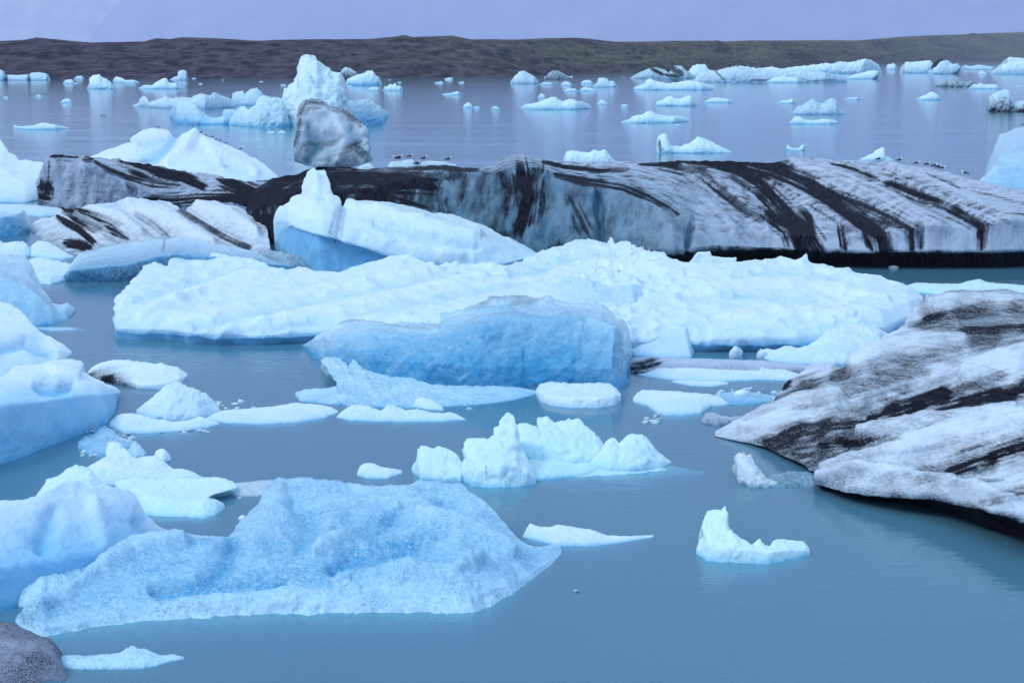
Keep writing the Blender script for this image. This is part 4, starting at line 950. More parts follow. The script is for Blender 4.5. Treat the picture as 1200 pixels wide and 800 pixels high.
berg('lavender', 'iceberg', 'large smooth lavender slab with a wavy crest at the lower left', 'iceberg', M_SNOW, [
    (0, [(-220, 730), (-60, 722), (0, 715), (60, 700), (130, 676), (190, 650), (218, 634)]),
    (0.05, [(-220, 680), (-60, 672), (0, 664), (60, 655), (130, 646), (190, 638), (218, 632)]),
    (0.3, [(-220, 610), (-60, 590), (-10, 587), (10, 586), (30, 584), (42, 582), (52, 576), (65, 570), (76, 564), (90, 563), (96, 566), (112, 570), (122, 566.5), (135, 572), (150, 573), (159, 577), (163, 588), (169, 600), (178, 608), (188, 617), (196, 621), (208, 619), (214, 625), (218, 630)])],
    facet=0.012, seed=46, blue=[0.85, 0.75, 0.12], relief=[(14, -0.2, [(60, 600), (50, 640)]), (12, 0.15, [(110, 590), (120, 640)]), (8, -0.15, [(160, 610), (185, 632)])], tint=0.25, amp=0.03, crag=0.015, nscale=0.8, back=0.4, strokes=[(2, 0.12, [(76, 570), (66, 590)])])
berg('crystalwing', 'iceberg', 'granular grey white lobe of ice left of the sprawling crystal berg', 'iceberg', M_CRYSTAL, [
    (0, [(2, 688), (10, 702), (24, 712), (50, 716), (90, 700), (150, 680)]), (0.5, [(3, 684), (8, 674), (20, 664), (32, 653), (45, 650), (60, 650), (90, 652), (118, 652), (150, 660)])], seed=47, blue=[0.2, 0.0], amp=0.06, crag=0.03, nscale=0.3, back=0.4, apron=0.2)
berg('crystal', 'iceberg', 'sprawling blue crystalline granular iceberg in the lower left foreground', 'iceberg', M_CRYSTAL, [
    (0, [(18, 728), (28, 738), (48, 746), (70, 742), (105, 735), (170, 727), (250, 721), (330, 719), (420, 718), (510, 717), (556, 718), (580, 707), (605, 692), (613, 686), (625, 676), (645, 662), (658, 648)]),
    (0.26, [(18, 726), (34, 731), (60, 734), (105, 727), (170, 717), (250, 709), (330, 707), (420, 706), (500, 704), (550, 700), (580, 690), (606, 684), (628, 668), (645, 656), (658, 647)]),
    (0.42, [(19, 724), (40, 715), (80, 706), (140, 692), (200, 682), (270, 676), (330, 672), (420, 665), (500, 660), (560, 662), (600, 665), (630, 655), (658, 646)]),
    (0.55, [(20, 721), (40, 708), (70, 694), (100, 680), (125, 663), (160, 648), (200, 637), (240, 632), (290, 638), (340, 630), (420, 620), (500, 615), (545, 622), (585, 635), (620, 648), (658, 645)]),
    (0.64, [(21, 720), (40, 706), (75, 690), (105, 668), (120, 652), (140, 641), (160, 636), (178, 633), (205, 629.5), (225, 627), (245, 629), (260, 627), (266, 629), (278, 615), (290, 603), (303, 594), (309, 580), (318, 568), (326, 560.5), (338, 561), (348, 558), (360, 559), (388, 563), (420, 567), (440, 568), (470, 569), (490, 564), (512, 562), (528, 566), (540, 565), (548, 573), (566, 586), (580, 599), (593, 614), (606, 630), (620, 639), (634, 641), (648, 636), (657, 641), (658, 644)])],
    facet=0.02, fcell=0.22, wet=0.0, seed=48, blue=[0.05, 0.25, 0.6, 0.55, 0.35], amp=0.045, crag=0.015, nscale=0.45, tint=0.5,
    relief=[(14, -0.26, [(400, 620), (430, 612), (462, 602)]), (14, -0.3, [(392, 664), (437, 654), (486, 636)]), (13, -0.22, [(486, 650), (528, 656)]), (9, 0.3, [(368, 650), (400, 630), (430, 608), (465, 596)]), (12, 0.2, [(400, 674), (444, 662), (500, 662), (560, 656)]), (9, 0.3, [(490, 604), (530, 612), (565, 628), (600, 648)]), (8, -0.3, [(36, 706), (70, 686), (110, 664)]), (10, 0.3, [(34, 722), (97, 680), (156, 644), (215, 636)]), (12, -0.25, [(272, 632), (264, 660), (230, 690)]), (14, 0.12, [(330, 570), (312, 600), (296, 640)]), (10, -0.25, [(180, 690), (250, 684), (330, 680)]), (13, -0.2, [(345, 590), (365, 610), (350, 640)]), (12, 0.10, [(210, 706), (290, 696), (380, 700)]), (12, -0.18, [(515, 585), (545, 600)])], back=0.5, fine=1.15, apron=3.5, hscale=2.2,
    strokes=[(3, 0.25, [(600, 665), (606, 684)]), (3, 0.22, [(515, 668), (545, 660), (560, 660)])], groove=0.05)
berg('grit', 'dirty ice lump', 'dark grey speckled gritty lump in the bottom left corner', 'ice lump', M_GRIT, [
    (0, [(-150, 797), (0, 800), (40, 800), (78, 796)]), (0.15, [(-150, 745), (0, 752), (40, 762), (66, 775), (78, 794)]),
    (0.55, [(-150, 722), (-40, 722), (0, 727), (15, 731), (32, 738), (50, 745), (58, 747), (64, 753), (68, 763), (72, 778), (78, 792)])], facet=0.02, seed=49, blue=[0.2, 0.1, 0.1], dirt=[0.25, 0.25, 0.4], amp=0.02, crag=0.02, strokes=[(2.5, 0.5, [(-20, 726), (15, 732), (50, 746), (64, 754), (70, 772)])])
berg('spray', 'ice floe', 'thin white floe with a bumpy crest beside the speckled corner lump', 'ice floe', M_CRYSTAL, [
    (0, [(66, 781), (80, 784), (120, 784.5), (168, 783.5), (185, 780), (200, 775), (216, 772)]),
    (0.6, [(67, 770), (75, 767), (100, 768), (128, 766), (142, 764), (148, 759), (153, 756.5), (162, 759), (172, 760), (180, 764), (188, 768), (205, 766), (215, 769)])], seed=50, blue=[0.1, 0.0], amp=0.07, crag=0.08, nscale=0.4, apron=0.4)

berg('trio_l', 'iceberg', 'two humped white knob at the left end of the white floe trio near picture centre', 'iceberg', M_CYAN, [
    (0, [(482, 552), (492, 561), (515, 563), (540, 564), (548, 560)]), (0.35, [(483, 546), (488, 538), (489, 530), (493, 523), (500, 522), (507, 526), (513, 523), (525, 526), (535, 532), (540, 540), (548, 552)])], seed=51, blue=[0.4, 0.0], amp=0.035, apron=2.6)
berg('trio_m', 'iceberg', 'chess piece shaped white ice pillar with a flat arm, middle of the trio', 'iceberg', M_CYAN, [
    (0, [(536, 560), (555, 569), (585, 571.5), (610, 570), (628, 567)]),
    (0.12, [(536, 553), (555, 552), (585, 545), (605, 545), (628, 560)]),
    (0.3, [(537, 548), (548, 534), (544, 528), (542, 518), (546, 513), (560, 512), (572, 513.5), (580, 512), (581, 504), (586, 496), (589, 487), (594, 482.5), (601, 484), (603.5, 490), (604.5, 502), (608, 518), (615, 530), (622, 545), (628, 560)])], seed=52, blue=[0.5, 0.2, 0.0], amp=0.03, apron=2.6, back=0.7, strokes=[(1.5, 0.35, [(569, 544), (569.5, 556)])])
berg('trio_b', 'iceberg', 'broad white ice saddle with a hooked left tip behind the chess piece pillar', 'iceberg', M_CYAN, [
    (0, [(598, 538), (620, 542), (660, 545), (700, 545), (712, 540)]), (0.4, [(599, 520), (604, 500), (612, 494), (618, 494), (630, 500), (636, 503), (629, 493), (631, 488), (640, 489), (650, 494), (662, 495), (676, 490), (686, 498), (697, 506), (705, 514), (709, 524), (712, 534)])], seed=53, blue=[0.4, 0.0], amp=0.04, apron=0.8)
berg('trio_r', 'iceberg', 'white twin peaked ice tooth at the right end of the floe trio', 'iceberg', M_CYAN, [
    (0, [(690, 547), (715, 552), (750, 552), (775, 548), (787, 543)]), (0.35, [(692, 540), (702, 530), (708, 520), (714, 512.5), (720, 512), (726, 519), (729, 516), (734, 510), (741, 508), (752, 509.5), (758, 511), (763, 520), (772, 530), (787, 541)])], seed=54, blue=[0.4, 0.0], amp=0.04, apron=2.6)
berg('trio_a', 'ice floe', 'thin waterlogged ice sheet lying awash between the floe trio and open water', 'ice floe', M_CYAN, [
    (0, [(600, 560), (640, 567), (700, 566), (770, 562), (826, 557)]), (1.0, [(600, 548), (640, 540), (700, 540), (770, 542), (826, 553)])], lift=-0.13, seed=55, blue=[0.5, 0.3], amp=0.06, apron=2.6)
berg('trio_s', 'ice floe', 'low lumpy white shelf of ice linking the pillar and the twin peaked tooth', 'ice floe', M_CYAN, [
    (0, [(598, 561), (630, 563), (665, 559), (690, 556), (703, 550)]), (0.75, [(600, 549), (612, 541), (622, 538), (634, 539), (646, 535), (660, 538), (672, 543), (688, 541), (696, 545), (703, 548)])], seed=72, blue=[0.5, 0.1], amp=0.1, crag=0.1, nscale=0.5, apron=1.6)
berg('tag', 'ice floe', 'small white wedge floe just above the top of the sprawling crystal berg', 'ice floe', M_WHITE, [
    (0, [(418, 557), (430, 561), (455, 561), (471, 555)]), (0.5, [(419, 552), (422, 546), (426, 542), (436, 542), (447, 547), (456, 548), (471, 551)])], seed=56, blue=[0.4, 0.0], amp=0.05, apron=0.9)
berg('blade', 'ice floe', 'long white blade shaped floe right of the sprawling crystal berg', 'ice floe', M_WHITE, [
    (0, [(612, 629), (630, 634), (655, 640), (690, 640), (725, 636), (766, 629)]), (0.55, [(613, 627), (617, 619), (621, 612.5), (632, 617), (645, 617), (655, 614), (672, 617), (692, 620), (712, 627), (735, 628), (766, 626.5)])], seed=57, blue=[0.4, 0.0], amp=0.05, apron=2.6)
berg('swan', 'iceberg', 'small swan shaped white berg alone on the open water at lower right', 'iceberg', M_CYAN, [
    (0, [(816, 648), (830, 657), (865, 660), (900, 660), (920, 655), (949, 650)]),
    (0.12, [(817, 642), (830, 640), (865, 643), (900, 648), (925, 644), (949, 645)]),
    (0.3, [(818, 638), (820, 632), (826, 628), (823, 616), (828, 606), (831, 599), (838, 598), (845, 598), (850, 592), (851, 595), (849, 603), (853, 610), (854, 618), (862, 627), (874, 633), (881, 637), (885, 634), (890, 630.5), (896, 637), (902, 640), (906, 634), (914, 631), (926, 633), (942, 634), (947, 639), (949, 644)])], seed=58, blue=[0.45, 0.12, 0.0], amp=0.03, crag=0.04, apron=2.6)
berg('shard', 'ice shard', 'clear glassy upright ice shard left of the dirt banded berg foot', 'ice shard', M_CLEAR, [
    (0, [(866, 566), (880, 571), (900, 571), (925, 568)]), (0.3, [(864, 548), (862, 534), (868, 530), (876, 533), (881, 532), (884, 543), (892, 552), (899, 561), (912, 564), (925, 566)])], seed=59, blue=[0.4, 0.1], amp=0.08, crag=0.08, nscale=0.5)
berg('glassdark', 'ice floe', 'dark transparent ice lying low under the dirt banded berg by the glassy shard', 'ice floe', M_CLEAR, [
    (0, [(892, 570), (920, 573), (955, 571), (975, 566)]), (0.7, [(892, 564), (905, 556), (925, 552), (950, 553), (975, 560)])], lift=-0.03, seed=60, blue=[1.0, 0.8], dirt=[0.3, 0.2], amp=0.1, crag=0.06)
berg('glasschunk', 'ice shard', 'dark glassy ice fragment under the blue hollow of the white headed berg', 'ice shard', M_CLEAR, [
    (0, [(298, 310), (315, 316), (338, 319), (362, 316)]), (0.25, [(298, 302), (304, 296), (315, 291), (325, 295), (337, 297), (350, 299), (358, 305), (362, 312)])], seed=61, blue=[0.9, 0.5], dirt=[0.4, 0.25], amp=0.07, crag=0.06, nscale=0.5)
berg('mudknob', 'ice chunk', 'low lavender lump with a muddy tail at the left tip of the banded berg', 'ice chunk', M_GREY, [
    (0, [(822, 496), (840, 499), (860, 497), (885, 493)]), (0.4, [(823, 490), (827, 484), (838, 483), (845, 487), (856, 488), (870, 487), (885, 487)])], seed=62, dirt=[0.5, 0.15], amp=0.07)
berg('glassflat', 'ice floe', 'thin grey glassy sheet floating right of the fish tailed floe', 'ice floe', M_CLEAR, [
    (0, [(258, 578), (280, 582), (310, 581), (330, 576)]), (0.85, [(260, 570), (275, 566), (300, 563), (318, 562), (330, 567)])], seed=63, blue=[0.4, 0.3], amp=0.05)
berg('slushl', 'ice floe', 'crumbly sheet of half melted slush at the foot of the blue faced block', 'ice floe', M_CRYSTAL, [
    (0, [(90, 526), (105, 534), (128, 535), (150, 528), (160, 520)]), (0.9, [(92, 518), (100, 510), (108, 512), (118, 500), (124, 499), (132, 506), (140, 512), (150, 514), (160, 517)])], seed=70, blue=[0.7, 0.3], amp=0.2, crag=0.2, nscale=0.3, apron=1.0)
berg('slushr', 'ice floe', 'crumbly sheet of half melted slush trailing right of the wide tapering floe', 'ice floe', M_CRYSTAL, [
    (0, [(836, 468), (855, 474), (880, 474), (905, 471), (918, 466)]), (0.9, [(838, 462), (850, 460), (862, 458), (876, 459), (890, 461), (905, 463), (918, 464)])], seed=71, blue=[0.8, 0.4], amp=0.2, crag=0.2, nscale=0.3, apron=1.0)
berg('boulder', 'iceberg', 'grey weathered ice boulder perched on the ridge of the long striped berg', 'iceberg', M_BOULDER, [
    (0, [(345, 189), (356, 193), (372, 196), (395, 197), (415, 195), (428, 191)]),
    (0.55, [(343, 178), (352, 184), (372, 186), (395, 186), (415, 184), (432, 180)]),
    (0.75, [(343.5, 172), (348, 158), (362, 150), (385, 148), (410, 152), (425, 160), (432, 172)]),
    (0.95, [(344, 170), (347, 160), (350, 150), (350, 138), (350.5, 130), (354, 124), (359, 117.5), (366, 115), (375, 116), (384, 121), (394, 126), (404, 128), (411, 134), (419, 142), (427, 148), (430, 157), (432, 170)])],
    Y0=121.0, depth=3.2, facet=0.02, seed=64, amp=0.06, crag=0.05, nscale=0.8, back=0.6, blue=[0.5, 0.55, 0.35, 0.15], dirt=[0.35, 0.2, 0.08, 0.3], relief=[(7, -0.4, [(362, 150), (372, 172), (360, 188)]), (7, 0.35, [(395, 140), (405, 165), (395, 190)]), (6, -0.3, [(412, 150), (420, 172)])],
    strokes=[(6, 0.6, [(352, 134), (360, 121), (378, 122)]), (4, 0.6, [(378, 121), (400, 130), (424, 147)]), (3, 0.6, [(345, 170), (352, 140)]), (9, 0.55, [(398, 182), (415, 176), (428, 188)]), (6, 0.35, [(352, 178), (362, 168), (376, 172), (392, 166)]), (5, 0.35, [(385, 190), (400, 186), (420, 192)])])
def on_ridge(x, back=1.0):
    return float(top_of('striped', x)[1]) + back
berg('cap1', 'snow slab', 'small white snow slab with gulls on the striped ridge right of the ice boulder', 'snow slab', M_CYAN, [
    (0, [(454, 199), (470, 200), (488, 198)]), (0.6, [(455, 194), (458, 190), (468, 188), (484, 186.5), (486.5, 193)])], Y0=on_ridge(470, 0.3), depth=1.0, seed=65, amp=0.03, blue=[0.2, 0])
berg('cap2', 'snow slab', 'long thin white snow strip with one gull on the striped ridge', 'snow slab', M_SNOW, [
    (0, [(493, 197), (510, 198), (534, 198)]), (0.6, [(494, 191), (498, 188.5), (512, 189), (525, 190), (534, 193)])], Y0=on_ridge(512, 0.3), depth=1.0, seed=66, amp=0.03)
berg('cap3', 'snow slab', 'little white ice lump tucked against the right foot of the ice boulder', 'snow slab', M_CYAN, [
    (0, [(418, 200), (428, 201), (439, 199)]), (0.6, [(419, 197), (426, 193), (433, 191.5), (438, 196)])], Y0=on_ridge(428, 0.0), depth=0.8, seed=67, amp=0.03)

# ------------------------------------------------------------------ the bergs far out on the lagoon
FARG = None
def far(key, label, base, top, mat=None, name='iceberg', cat='iceberg', seed=0, k=0.5, **kw):
    a = dict(seed=seed, amp=0.05, crag=0.10, nscale=0.36, cap=2.2, back=1.0, apron=0.2, fine=1.3, blue=[0.45, 0.0], sm=0.3)
    a.update(kw)
    xs = [p[0] for p in top]
    if isinstance(base, (int, float)):
        base = [(xs[0] - 0.5, base - 0.6), (xs[0] + 0.15 * (xs[-1] - xs[0]), base), (xs[0] + 0.85 * (xs[-1] - xs[0]), base), (xs[-1] + 0.5, base - 0.6)]
    return berg(key, name, label, cat, mat or M_FAR, [(0, base), (k, top)], **a)

far('peak', 'tallest far white iceberg, a leaning spire behind the grey ice boulder', [(328, 146), (350, 149), (390, 149), (412, 146)],
    [(329, 132), (331, 117), (334, 106), (340, 100), (347, 94), (350, 86), (352, 76), (355, 70), (362, 66), (371, 70), (376, 78), (385, 83), (397, 88), (403, 93), (405.5, 100), (404, 112), (406, 122), (411, 138)], seed=101, amp=0.05, crag=0.05, blue=[0.4, 0.0])
far('peakr', 'white ice ramp with a blue undercut right of the tall leaning spire', [(380, 146), (420, 146), (448, 145), (457, 135)],
    [(382, 130), (392, 120), (405, 118), (415, 118.5), (428, 116), (437, 120), (447, 127), (456, 132)], seed=102, k=0.3, blue=[1.0, 0.0])
far('peakl', 'lumpy pale blue iceberg left of the tall leaning spire', [(268, 146), (300, 149), (330, 149), (350, 147)],
    [(270, 138), (280, 128), (286, 126), (292, 130), (300, 123), (303, 117), (309, 113), (315, 115), (325, 116), (331, 119), (335, 126), (341, 130), (347, 134), (350, 140)], seed=103, blue=[0.6, 0.15])
far('arch', 'glossy blue ice head at the left end of the far white group', [(199, 138), (207, 145), (230, 146), (262, 146), (280, 145)],
    [(198.5, 132), (203, 124), (208, 120), (216, 119), (224, 120), (230, 125), (236, 129), (240, 134), (246, 138), (256, 138), (261, 136), (262, 129), (270, 128), (280, 130)], mat=M_FARBLUE, seed=104, blue=[0.75, 0.12], crag=0.02)
far('rubble', 'low bumpy white ice rubble behind the glossy blue head', [(155, 124.5), (190, 127), (240, 128), (276, 126)],
    [(155, 124), (162, 121), (165, 115), (169, 113), (173, 116), (174, 120), (186, 117), (194, 113), (200, 116), (212, 114), (225, 115), (228, 112), (236, 110), (245, 113), (252, 108.5), (258, 112), (268, 115), (276, 120)], mat=M_FARDIRT, seed=105, crag=0.10, nscale=0.25)
far('boxes', 'pair of boxy pale blue ice blocks behind the lumpy far iceberg', [(271, 123), (285, 124), (308, 124)],
    [(272, 118), (273, 110), (279, 107.5), (285, 107), (286.5, 112), (288, 110), (293, 105.5), (300, 104), (307, 108), (308, 118)], mat=M_FARBLUE, seed=106, blue=[0.5, 0.1])
far('strip', 'thin flat cyan strip of ice alone on the left water', [(16, 150), (30, 152), (65, 152), (81, 150.5)], [(16, 146.5), (20, 148), (30, 148), (40, 147), (50, 144), (58, 145), (68, 147), (80, 149.5)], seed=107)
far('tab1', 'flat grey white tabular iceberg under the far left shore', 94.5, [(6, 90), (9, 87.5), (20, 88.5), (33, 87.5), (36, 92)], mat=M_FARDIRT, seed=108)
far('tab2', 'boxy pale tabular iceberg second from the far left under the shore', 94.5, [(33, 90), (36, 85.5), (46, 85), (53, 86.5), (57, 87.5), (58, 92)], mat=M_FARDIRT, seed=109)
far('tab0', 'ragged white iceberg at the extreme left under the shore', 94.5, [(-30, 88), (-10, 80), (0, 81.5), (4, 84), (7, 88), (8, 93)], mat=M_FARDIRT, seed=110)
far('fin', 'short white fin shaped iceberg on the far left water', 104.5, [(102, 103), (105, 98), (104.5, 92), (109, 89), (116, 87), (118, 91), (124, 92), (130, 97), (135, 103)], seed=111)
far('fin2', 'small cyan ice patch left of the fin shaped iceberg', 98.5, [(74, 97), (77, 94), (84, 93.5), (88, 97)], seed=112)
far('low1', 'low grey lump of ice below the dark shore left of the fin', 93.5, [(86, 93), (90, 89.5), (96, 89), (99, 92.5)], mat=M_FARDIRT, seed=113)
far('low2', 'low pale ice bar right of the fin shaped iceberg', 97.5, [(133, 93), (136, 90), (143, 91.5), (147, 94.5), (155, 93.5), (163, 96)], seed=114)
far('crown', 'crown shaped white floe with low wings on the far left water', 104.5, [(162, 103.5), (170, 99.5), (178, 100.5), (184, 96), (191, 92), (195, 91.5), (198, 97), (207, 98), (214, 103.5)], seed=115)
far('cube', 'pale blue ice cube standing on a low floe near the left shore', 94.5, [(199, 93.5), (205, 90), (208.5, 89), (209, 84), (214, 82), (218, 84), (219.5, 89), (221, 93.5)], mat=M_FARDIRT, seed=116)
far('bit1', 'small white floe above the thin cyan strip on the left', 120.5, [(71, 119.5), (75, 116.5), (80, 115.5), (85, 119.5)], seed=117)
far('bit2', 'faint thin ice sliver near the left frame edge', 115, [(3, 114.5), (7, 113), (11, 114.5)], seed=118)
far('bit3', 'faint white speck of ice above the small left floe', 113.5, [(41, 113), (45, 111), (50, 113)], seed=119)
far('bit4', 'tiny dark grey ice lump alone mid left water', 136, [(117, 135.5), (121, 133.5), (125, 135.5)], mat=M_FARDIRT, seed=120, dirt=[0.6, 0.5])
far('bit5', 'thin ice sliver just below the small left floe', 125, [(73, 124.5), (77, 123.3), (80, 124.5)], seed=121)
far('bit6', 'left one of two tiny floes under the lumpy far iceberg', 157, [(311, 156.5), (315, 154), (321, 154), (323, 156.5)], seed=122)
far('bit7', 'right one of two tiny floes under the lumpy far iceberg', 157, [(325, 156.5), (329, 153), (334, 154), (336, 156.5)], seed=123)
far('tilt', 'dark banded tilted ice block on the shoulder of the tall leaning spire', 93, [(398, 88), (400, 83), (405, 79), (411, 81.5), (418, 84.5), (415, 89), (410, 92)], mat=M_FARDIRT, seed=124, dirt=[0.9, 0.15], k=0.2)
far('boat', 'boat shaped white iceberg right of the tall leaning spire', 100.5, [(405, 98), (407, 93), (413, 90), (424, 86.5), (431, 84), (437, 83.5), (440, 88), (445, 92), (447, 98)], seed=125, blue=[0.8, 0.0])
far('nubs1', 'low pale lump below the boat shaped iceberg', 106.5, [(431, 105), (436, 102), (443, 102.5), (445, 105.5)], seed=126)
far('nubs2', 'spiky grey white floe right of the boat shaped iceberg', 106.5, [(449, 105), (451, 101), (454, 102), (457, 98.5), (460, 100), (463, 97.5), (466, 101), (470, 100.5), (472, 105)], seed=127, crag=0.12, nscale=0.25)
far('thin1', 'thin white floe with a raised right end, top centre water', 111.5, [(519, 110), (530, 109), (536, 107), (541, 110)], seed=128)
far('dome', 'little white dome shaped floe left of centre on open water', 126.5, [(542, 126), (545, 122), (549, 120), (552, 122), (555, 126)], seed=129)
far('dome2', 'tiny flat ice patch beside the little white dome', 127, [(555, 126.5), (558, 124.3), (563, 126.5)], seed=130)
far('dome3', 'small grey lumpy floe right of the little white dome', 128.5, [(575, 128), (578, 125), (582, 124.5), (587, 128)], mat=M_FARDIRT, seed=131)
far('thin2', 'tiny pale floe under the tall spire to its right', 102.5, [(406, 102), (410, 100), (415, 102)], seed=132)
far('sh1', 'cyan iceberg with a dark diagonal streak left of the dark mound', 98.5, [(598, 96), (604, 89), (608, 85), (613, 83), (619, 86), (625, 89), (630, 94), (631, 97)], mat=M_FARDIRT, seed=133, dirt=[0.2, 0.1])
far('sh2', 'dark grey ash covered mound of ice under the central shore', 93.5, [(638, 92), (643, 86), (648, 83), (654, 83), (661, 87), (668, 91), (670, 93)], mat=M_FARDIRT, seed=134, dirt=[0.6, 0.45])
far('sh3', 'left low floe under the dark ash covered mound', 100, [(632, 99), (637, 96.5), (644, 96.5), (650, 99.5)], mat=M_FARDIRT, seed=135)
far('sh4', 'right low floe under the dark ash covered mound', 100.5, [(657, 99.5), (661, 96), (666, 96), (671, 99.5)], seed=136)
far('sh5', 'small pale floe left of the ragged square floe', 98.5, [(680, 98), (684, 94.5), (691, 94), (696, 98)], seed=137)
far('sh6', 'ragged square white floe below the central shore', 102.5, [(694, 101), (700, 97), (701.5, 92), (707, 91), (712, 93), (714, 96), (719, 95), (724, 101)], mat=M_FARDIRT, seed=138, crag=0.1, nscale=0.25)
far('sh7', 'left half of a low cyan floe pair in centre right water', 107.5, [(660, 107), (666, 104), (674, 104), (678, 107)], seed=139)
far('sh8', 'right half of a low cyan floe pair in centre right water', 107, [(678, 106.5), (684, 102.5), (692, 103.5), (702, 106.5)], seed=140)
far('sh9', 'tiny white crumb above the two humped white floe', 115, [(630, 114.5), (634, 109.5), (638, 111), (640, 114.5)], seed=141)
far('twohump', 'two humped bright white floe in the centre of far water', [(609, 126.5), (625, 128.5), (675, 128.5), (693, 127)], [(610, 126), (616, 122.5), (628, 121), (637, 118), (645, 114), (652, 114.5), (656, 118), (660, 119.5), (666, 116.5), (672, 116.5), (676, 119), (685, 120), (690, 122.5), (693, 126)], seed=142)
far('rt1', 'little white floe right of the two humped one', 122.5, [(699, 122), (703, 118.5), (705, 117), (709, 119), (713, 122)], seed=143)
far('rt2', 'flat tiny white floe further right of the two humped one', 125, [(727, 124.5), (730, 122.5), (735, 122.7), (737, 124.5)], seed=144)
far('prow', 'long cyan floe with an upturned left prow', 105.8, [(743, 103), (749, 100), (756, 98), (759, 93), (763, 92.5), (768, 95.5), (780, 98), (795, 96.5), (808, 95), (818, 96), (826, 98), (836, 101)], seed=145)
far('scallop', 'scallop topped cyan floe in the right middle distance', 124.5, [(768.5, 122), (770, 119), (777, 117.5), (781, 114), (786, 113), (791, 115.5), (798, 116), (804, 112.5), (809, 112.5), (813, 117), (816.5, 122)], seed=146)
far('flat3', 'low pale blue floe right of the scallop topped one', 120.5, [(824, 119.5), (832, 116), (840, 114.5), (850, 116), (859, 119)], seed=147)
far('mountain', 'long pointed cyan floe with a central peak on the right water', [(727, 143.5), (745, 144.5), (790, 144), (809, 142)], [(727, 143), (738, 139.5), (741, 136.5), (752, 135), (757, 131.5), (763, 130), (768, 133), (774, 135.5), (783, 136.5), (795, 136), (803, 138), (809, 141.5)], seed=148)
far('sliver', 'thin ice sliver under the long pointed cyan floe', 147.3, [(788, 146.8), (794, 145.3), (800, 146.8)], seed=149)
far('chimney', 'white berg with an upright chimney at its left end, behind the striped ridge', 179.5, [(770.5, 172), (771, 160), (774, 158), (778, 156), (781, 159), (783, 166), (787, 171), (795, 172), (802, 170), (810, 167.5), (813, 164), (819, 160.5), (826, 163), (834, 166), (842, 171), (852, 175), (857, 178)], seed=150, dirt=[0.0, 0.0], strokes=[(2, 0.65, [(772, 165), (773.5, 177)])])
far('shoe', 'bright cyan berg poking over the middle of the striped ridge', 193, [(661, 186), (664, 178), (670, 176.5), (680, 178), (690, 179.5), (696, 176), (703, 177), (709, 176), (714, 181), (719, 187), (723, 191)], seed=151)
far('farD', 'dark ash banded iceberg group under the right hand hills', 92.5, [(738, 91.5), (748, 86), (756, 83), (761, 81.5), (766, 80), (773, 80.5), (778, 82), (784, 86), (788, 79), (793, 77), (799, 78), (804, 83), (811, 87), (817, 91)], mat=M_FARDIRT, seed=152, k=0.3, dirt=[0.25, 0.2], strokes=[(3, 0.9, [(764, 82), (776, 88)]), (3, 0.95, [(786, 78), (800, 89)]), (2.5, 0.8, [(780, 88), (795, 90)])])
far('farC', 'cyan lumpy iceberg between the dark banded group and the long white one', 91.5, [(803, 88), (809, 82), (812, 77.5), (819, 75.5), (826, 77), (831, 82), (834, 88)], seed=153)
far('farL', 'long white flat topped iceberg with dark seams under the right hills', 97, [(814, 93), (818, 88), (824, 84.5), (833, 83), (841, 84), (849, 80.5), (862, 78), (876, 79), (890, 80.5), (905, 81.5), (925, 83), (945, 84), (965, 85), (985, 88), (992, 92)], mat=M_FARDIRT, seed=154, k=0.3, blue=[0.45, 0.0], strokes=[(1.5, 0.6, [(838, 84), (850, 96)]), (1.3, 0.6, [(936, 91), (948, 95), (980, 94)]), (1.5, 0.6, [(880, 94), (910, 95)])])
far('farP', 'ragged crowded white ice pack behind the long flat topped iceberg', 86.5, [(880, 84), (893, 80), (905, 79), (915, 81), (925, 79.5), (938, 78.5), (950, 77), (960, 76), (968, 74), (976, 75.5), (985, 73), (996, 74), (1006, 71.5), (1014, 70), (1020, 70.5), (1027, 74), (1031, 79), (1033, 84)], mat=M_FAR, seed=155, crag=0.14, nscale=0.2, k=0.3)
far('farQ', 'low cyan floe at the front left of the crowded ice pack', 97.5, [(897, 96), (905, 92), (915, 90), (928, 91), (938, 93), (941, 96)], seed=156)
far('farR', 'bright low floe at the front right of the crowded ice pack', 93, [(990, 91.5), (1000, 88), (1010, 86), (1020, 83), (1029, 83.5), (1032, 87), (1028, 90)], seed=157, crag=0.1)
far('farS', 'small pale cube of ice right of the crowded ice pack', 82, [(1038, 80), (1040, 76), (1047, 74.5), (1050, 76), (1051, 80)], seed=158)
far('farT', 'white humped iceberg left of the black triangular ice slab', 86, [(1055, 83), (1058, 76), (1063, 72.5), (1070, 73), (1080, 72.5), (1090, 70.5), (1093, 74), (1090, 80), (1096, 84)], seed=159, k=0.3)
far('farU', 'black triangular ice slab sticking up near the right shore', 82, [(1084, 79), (1092, 75.5), (1100, 70.5), (1105, 68.5), (1104, 73), (1101, 79)], mat=M_FARDIRT, seed=160, dirt=[1.0, 1.0], k=0.2)
far('farV', 'cyan rubble iceberg right of the black triangular slab', 87, [(1088, 84), (1096, 79), (1103, 73), (1109, 71), (1115, 74.5), (1122, 75.5), (1127, 80), (1121, 85)], mat=M_FARDIRT, seed=161, k=0.3, crag=0.1, nscale=0.25)
far('farW', 'low broken white floe line near the right shore', 82, [(1124, 81), (1130, 76.5), (1138, 78), (1148, 76), (1158, 78), (1166, 78.5), (1170, 81)], mat=M_FARDIRT, seed=162, crag=0.12, nscale=0.25)
far('farX', 'small cyan pyramid floe near the right shore', 88, [(1145, 87.5), (1150, 83), (1156, 86), (1158, 87.5)], seed=163)
far('farY', 'large smooth white iceberg at the right frame edge below the hills', 87.5, [(1161, 85), (1166, 81), (1174, 76.5), (1184, 73), (1195, 72), (1215, 71), (1240, 78), (1260, 86)], seed=164, k=0.3)
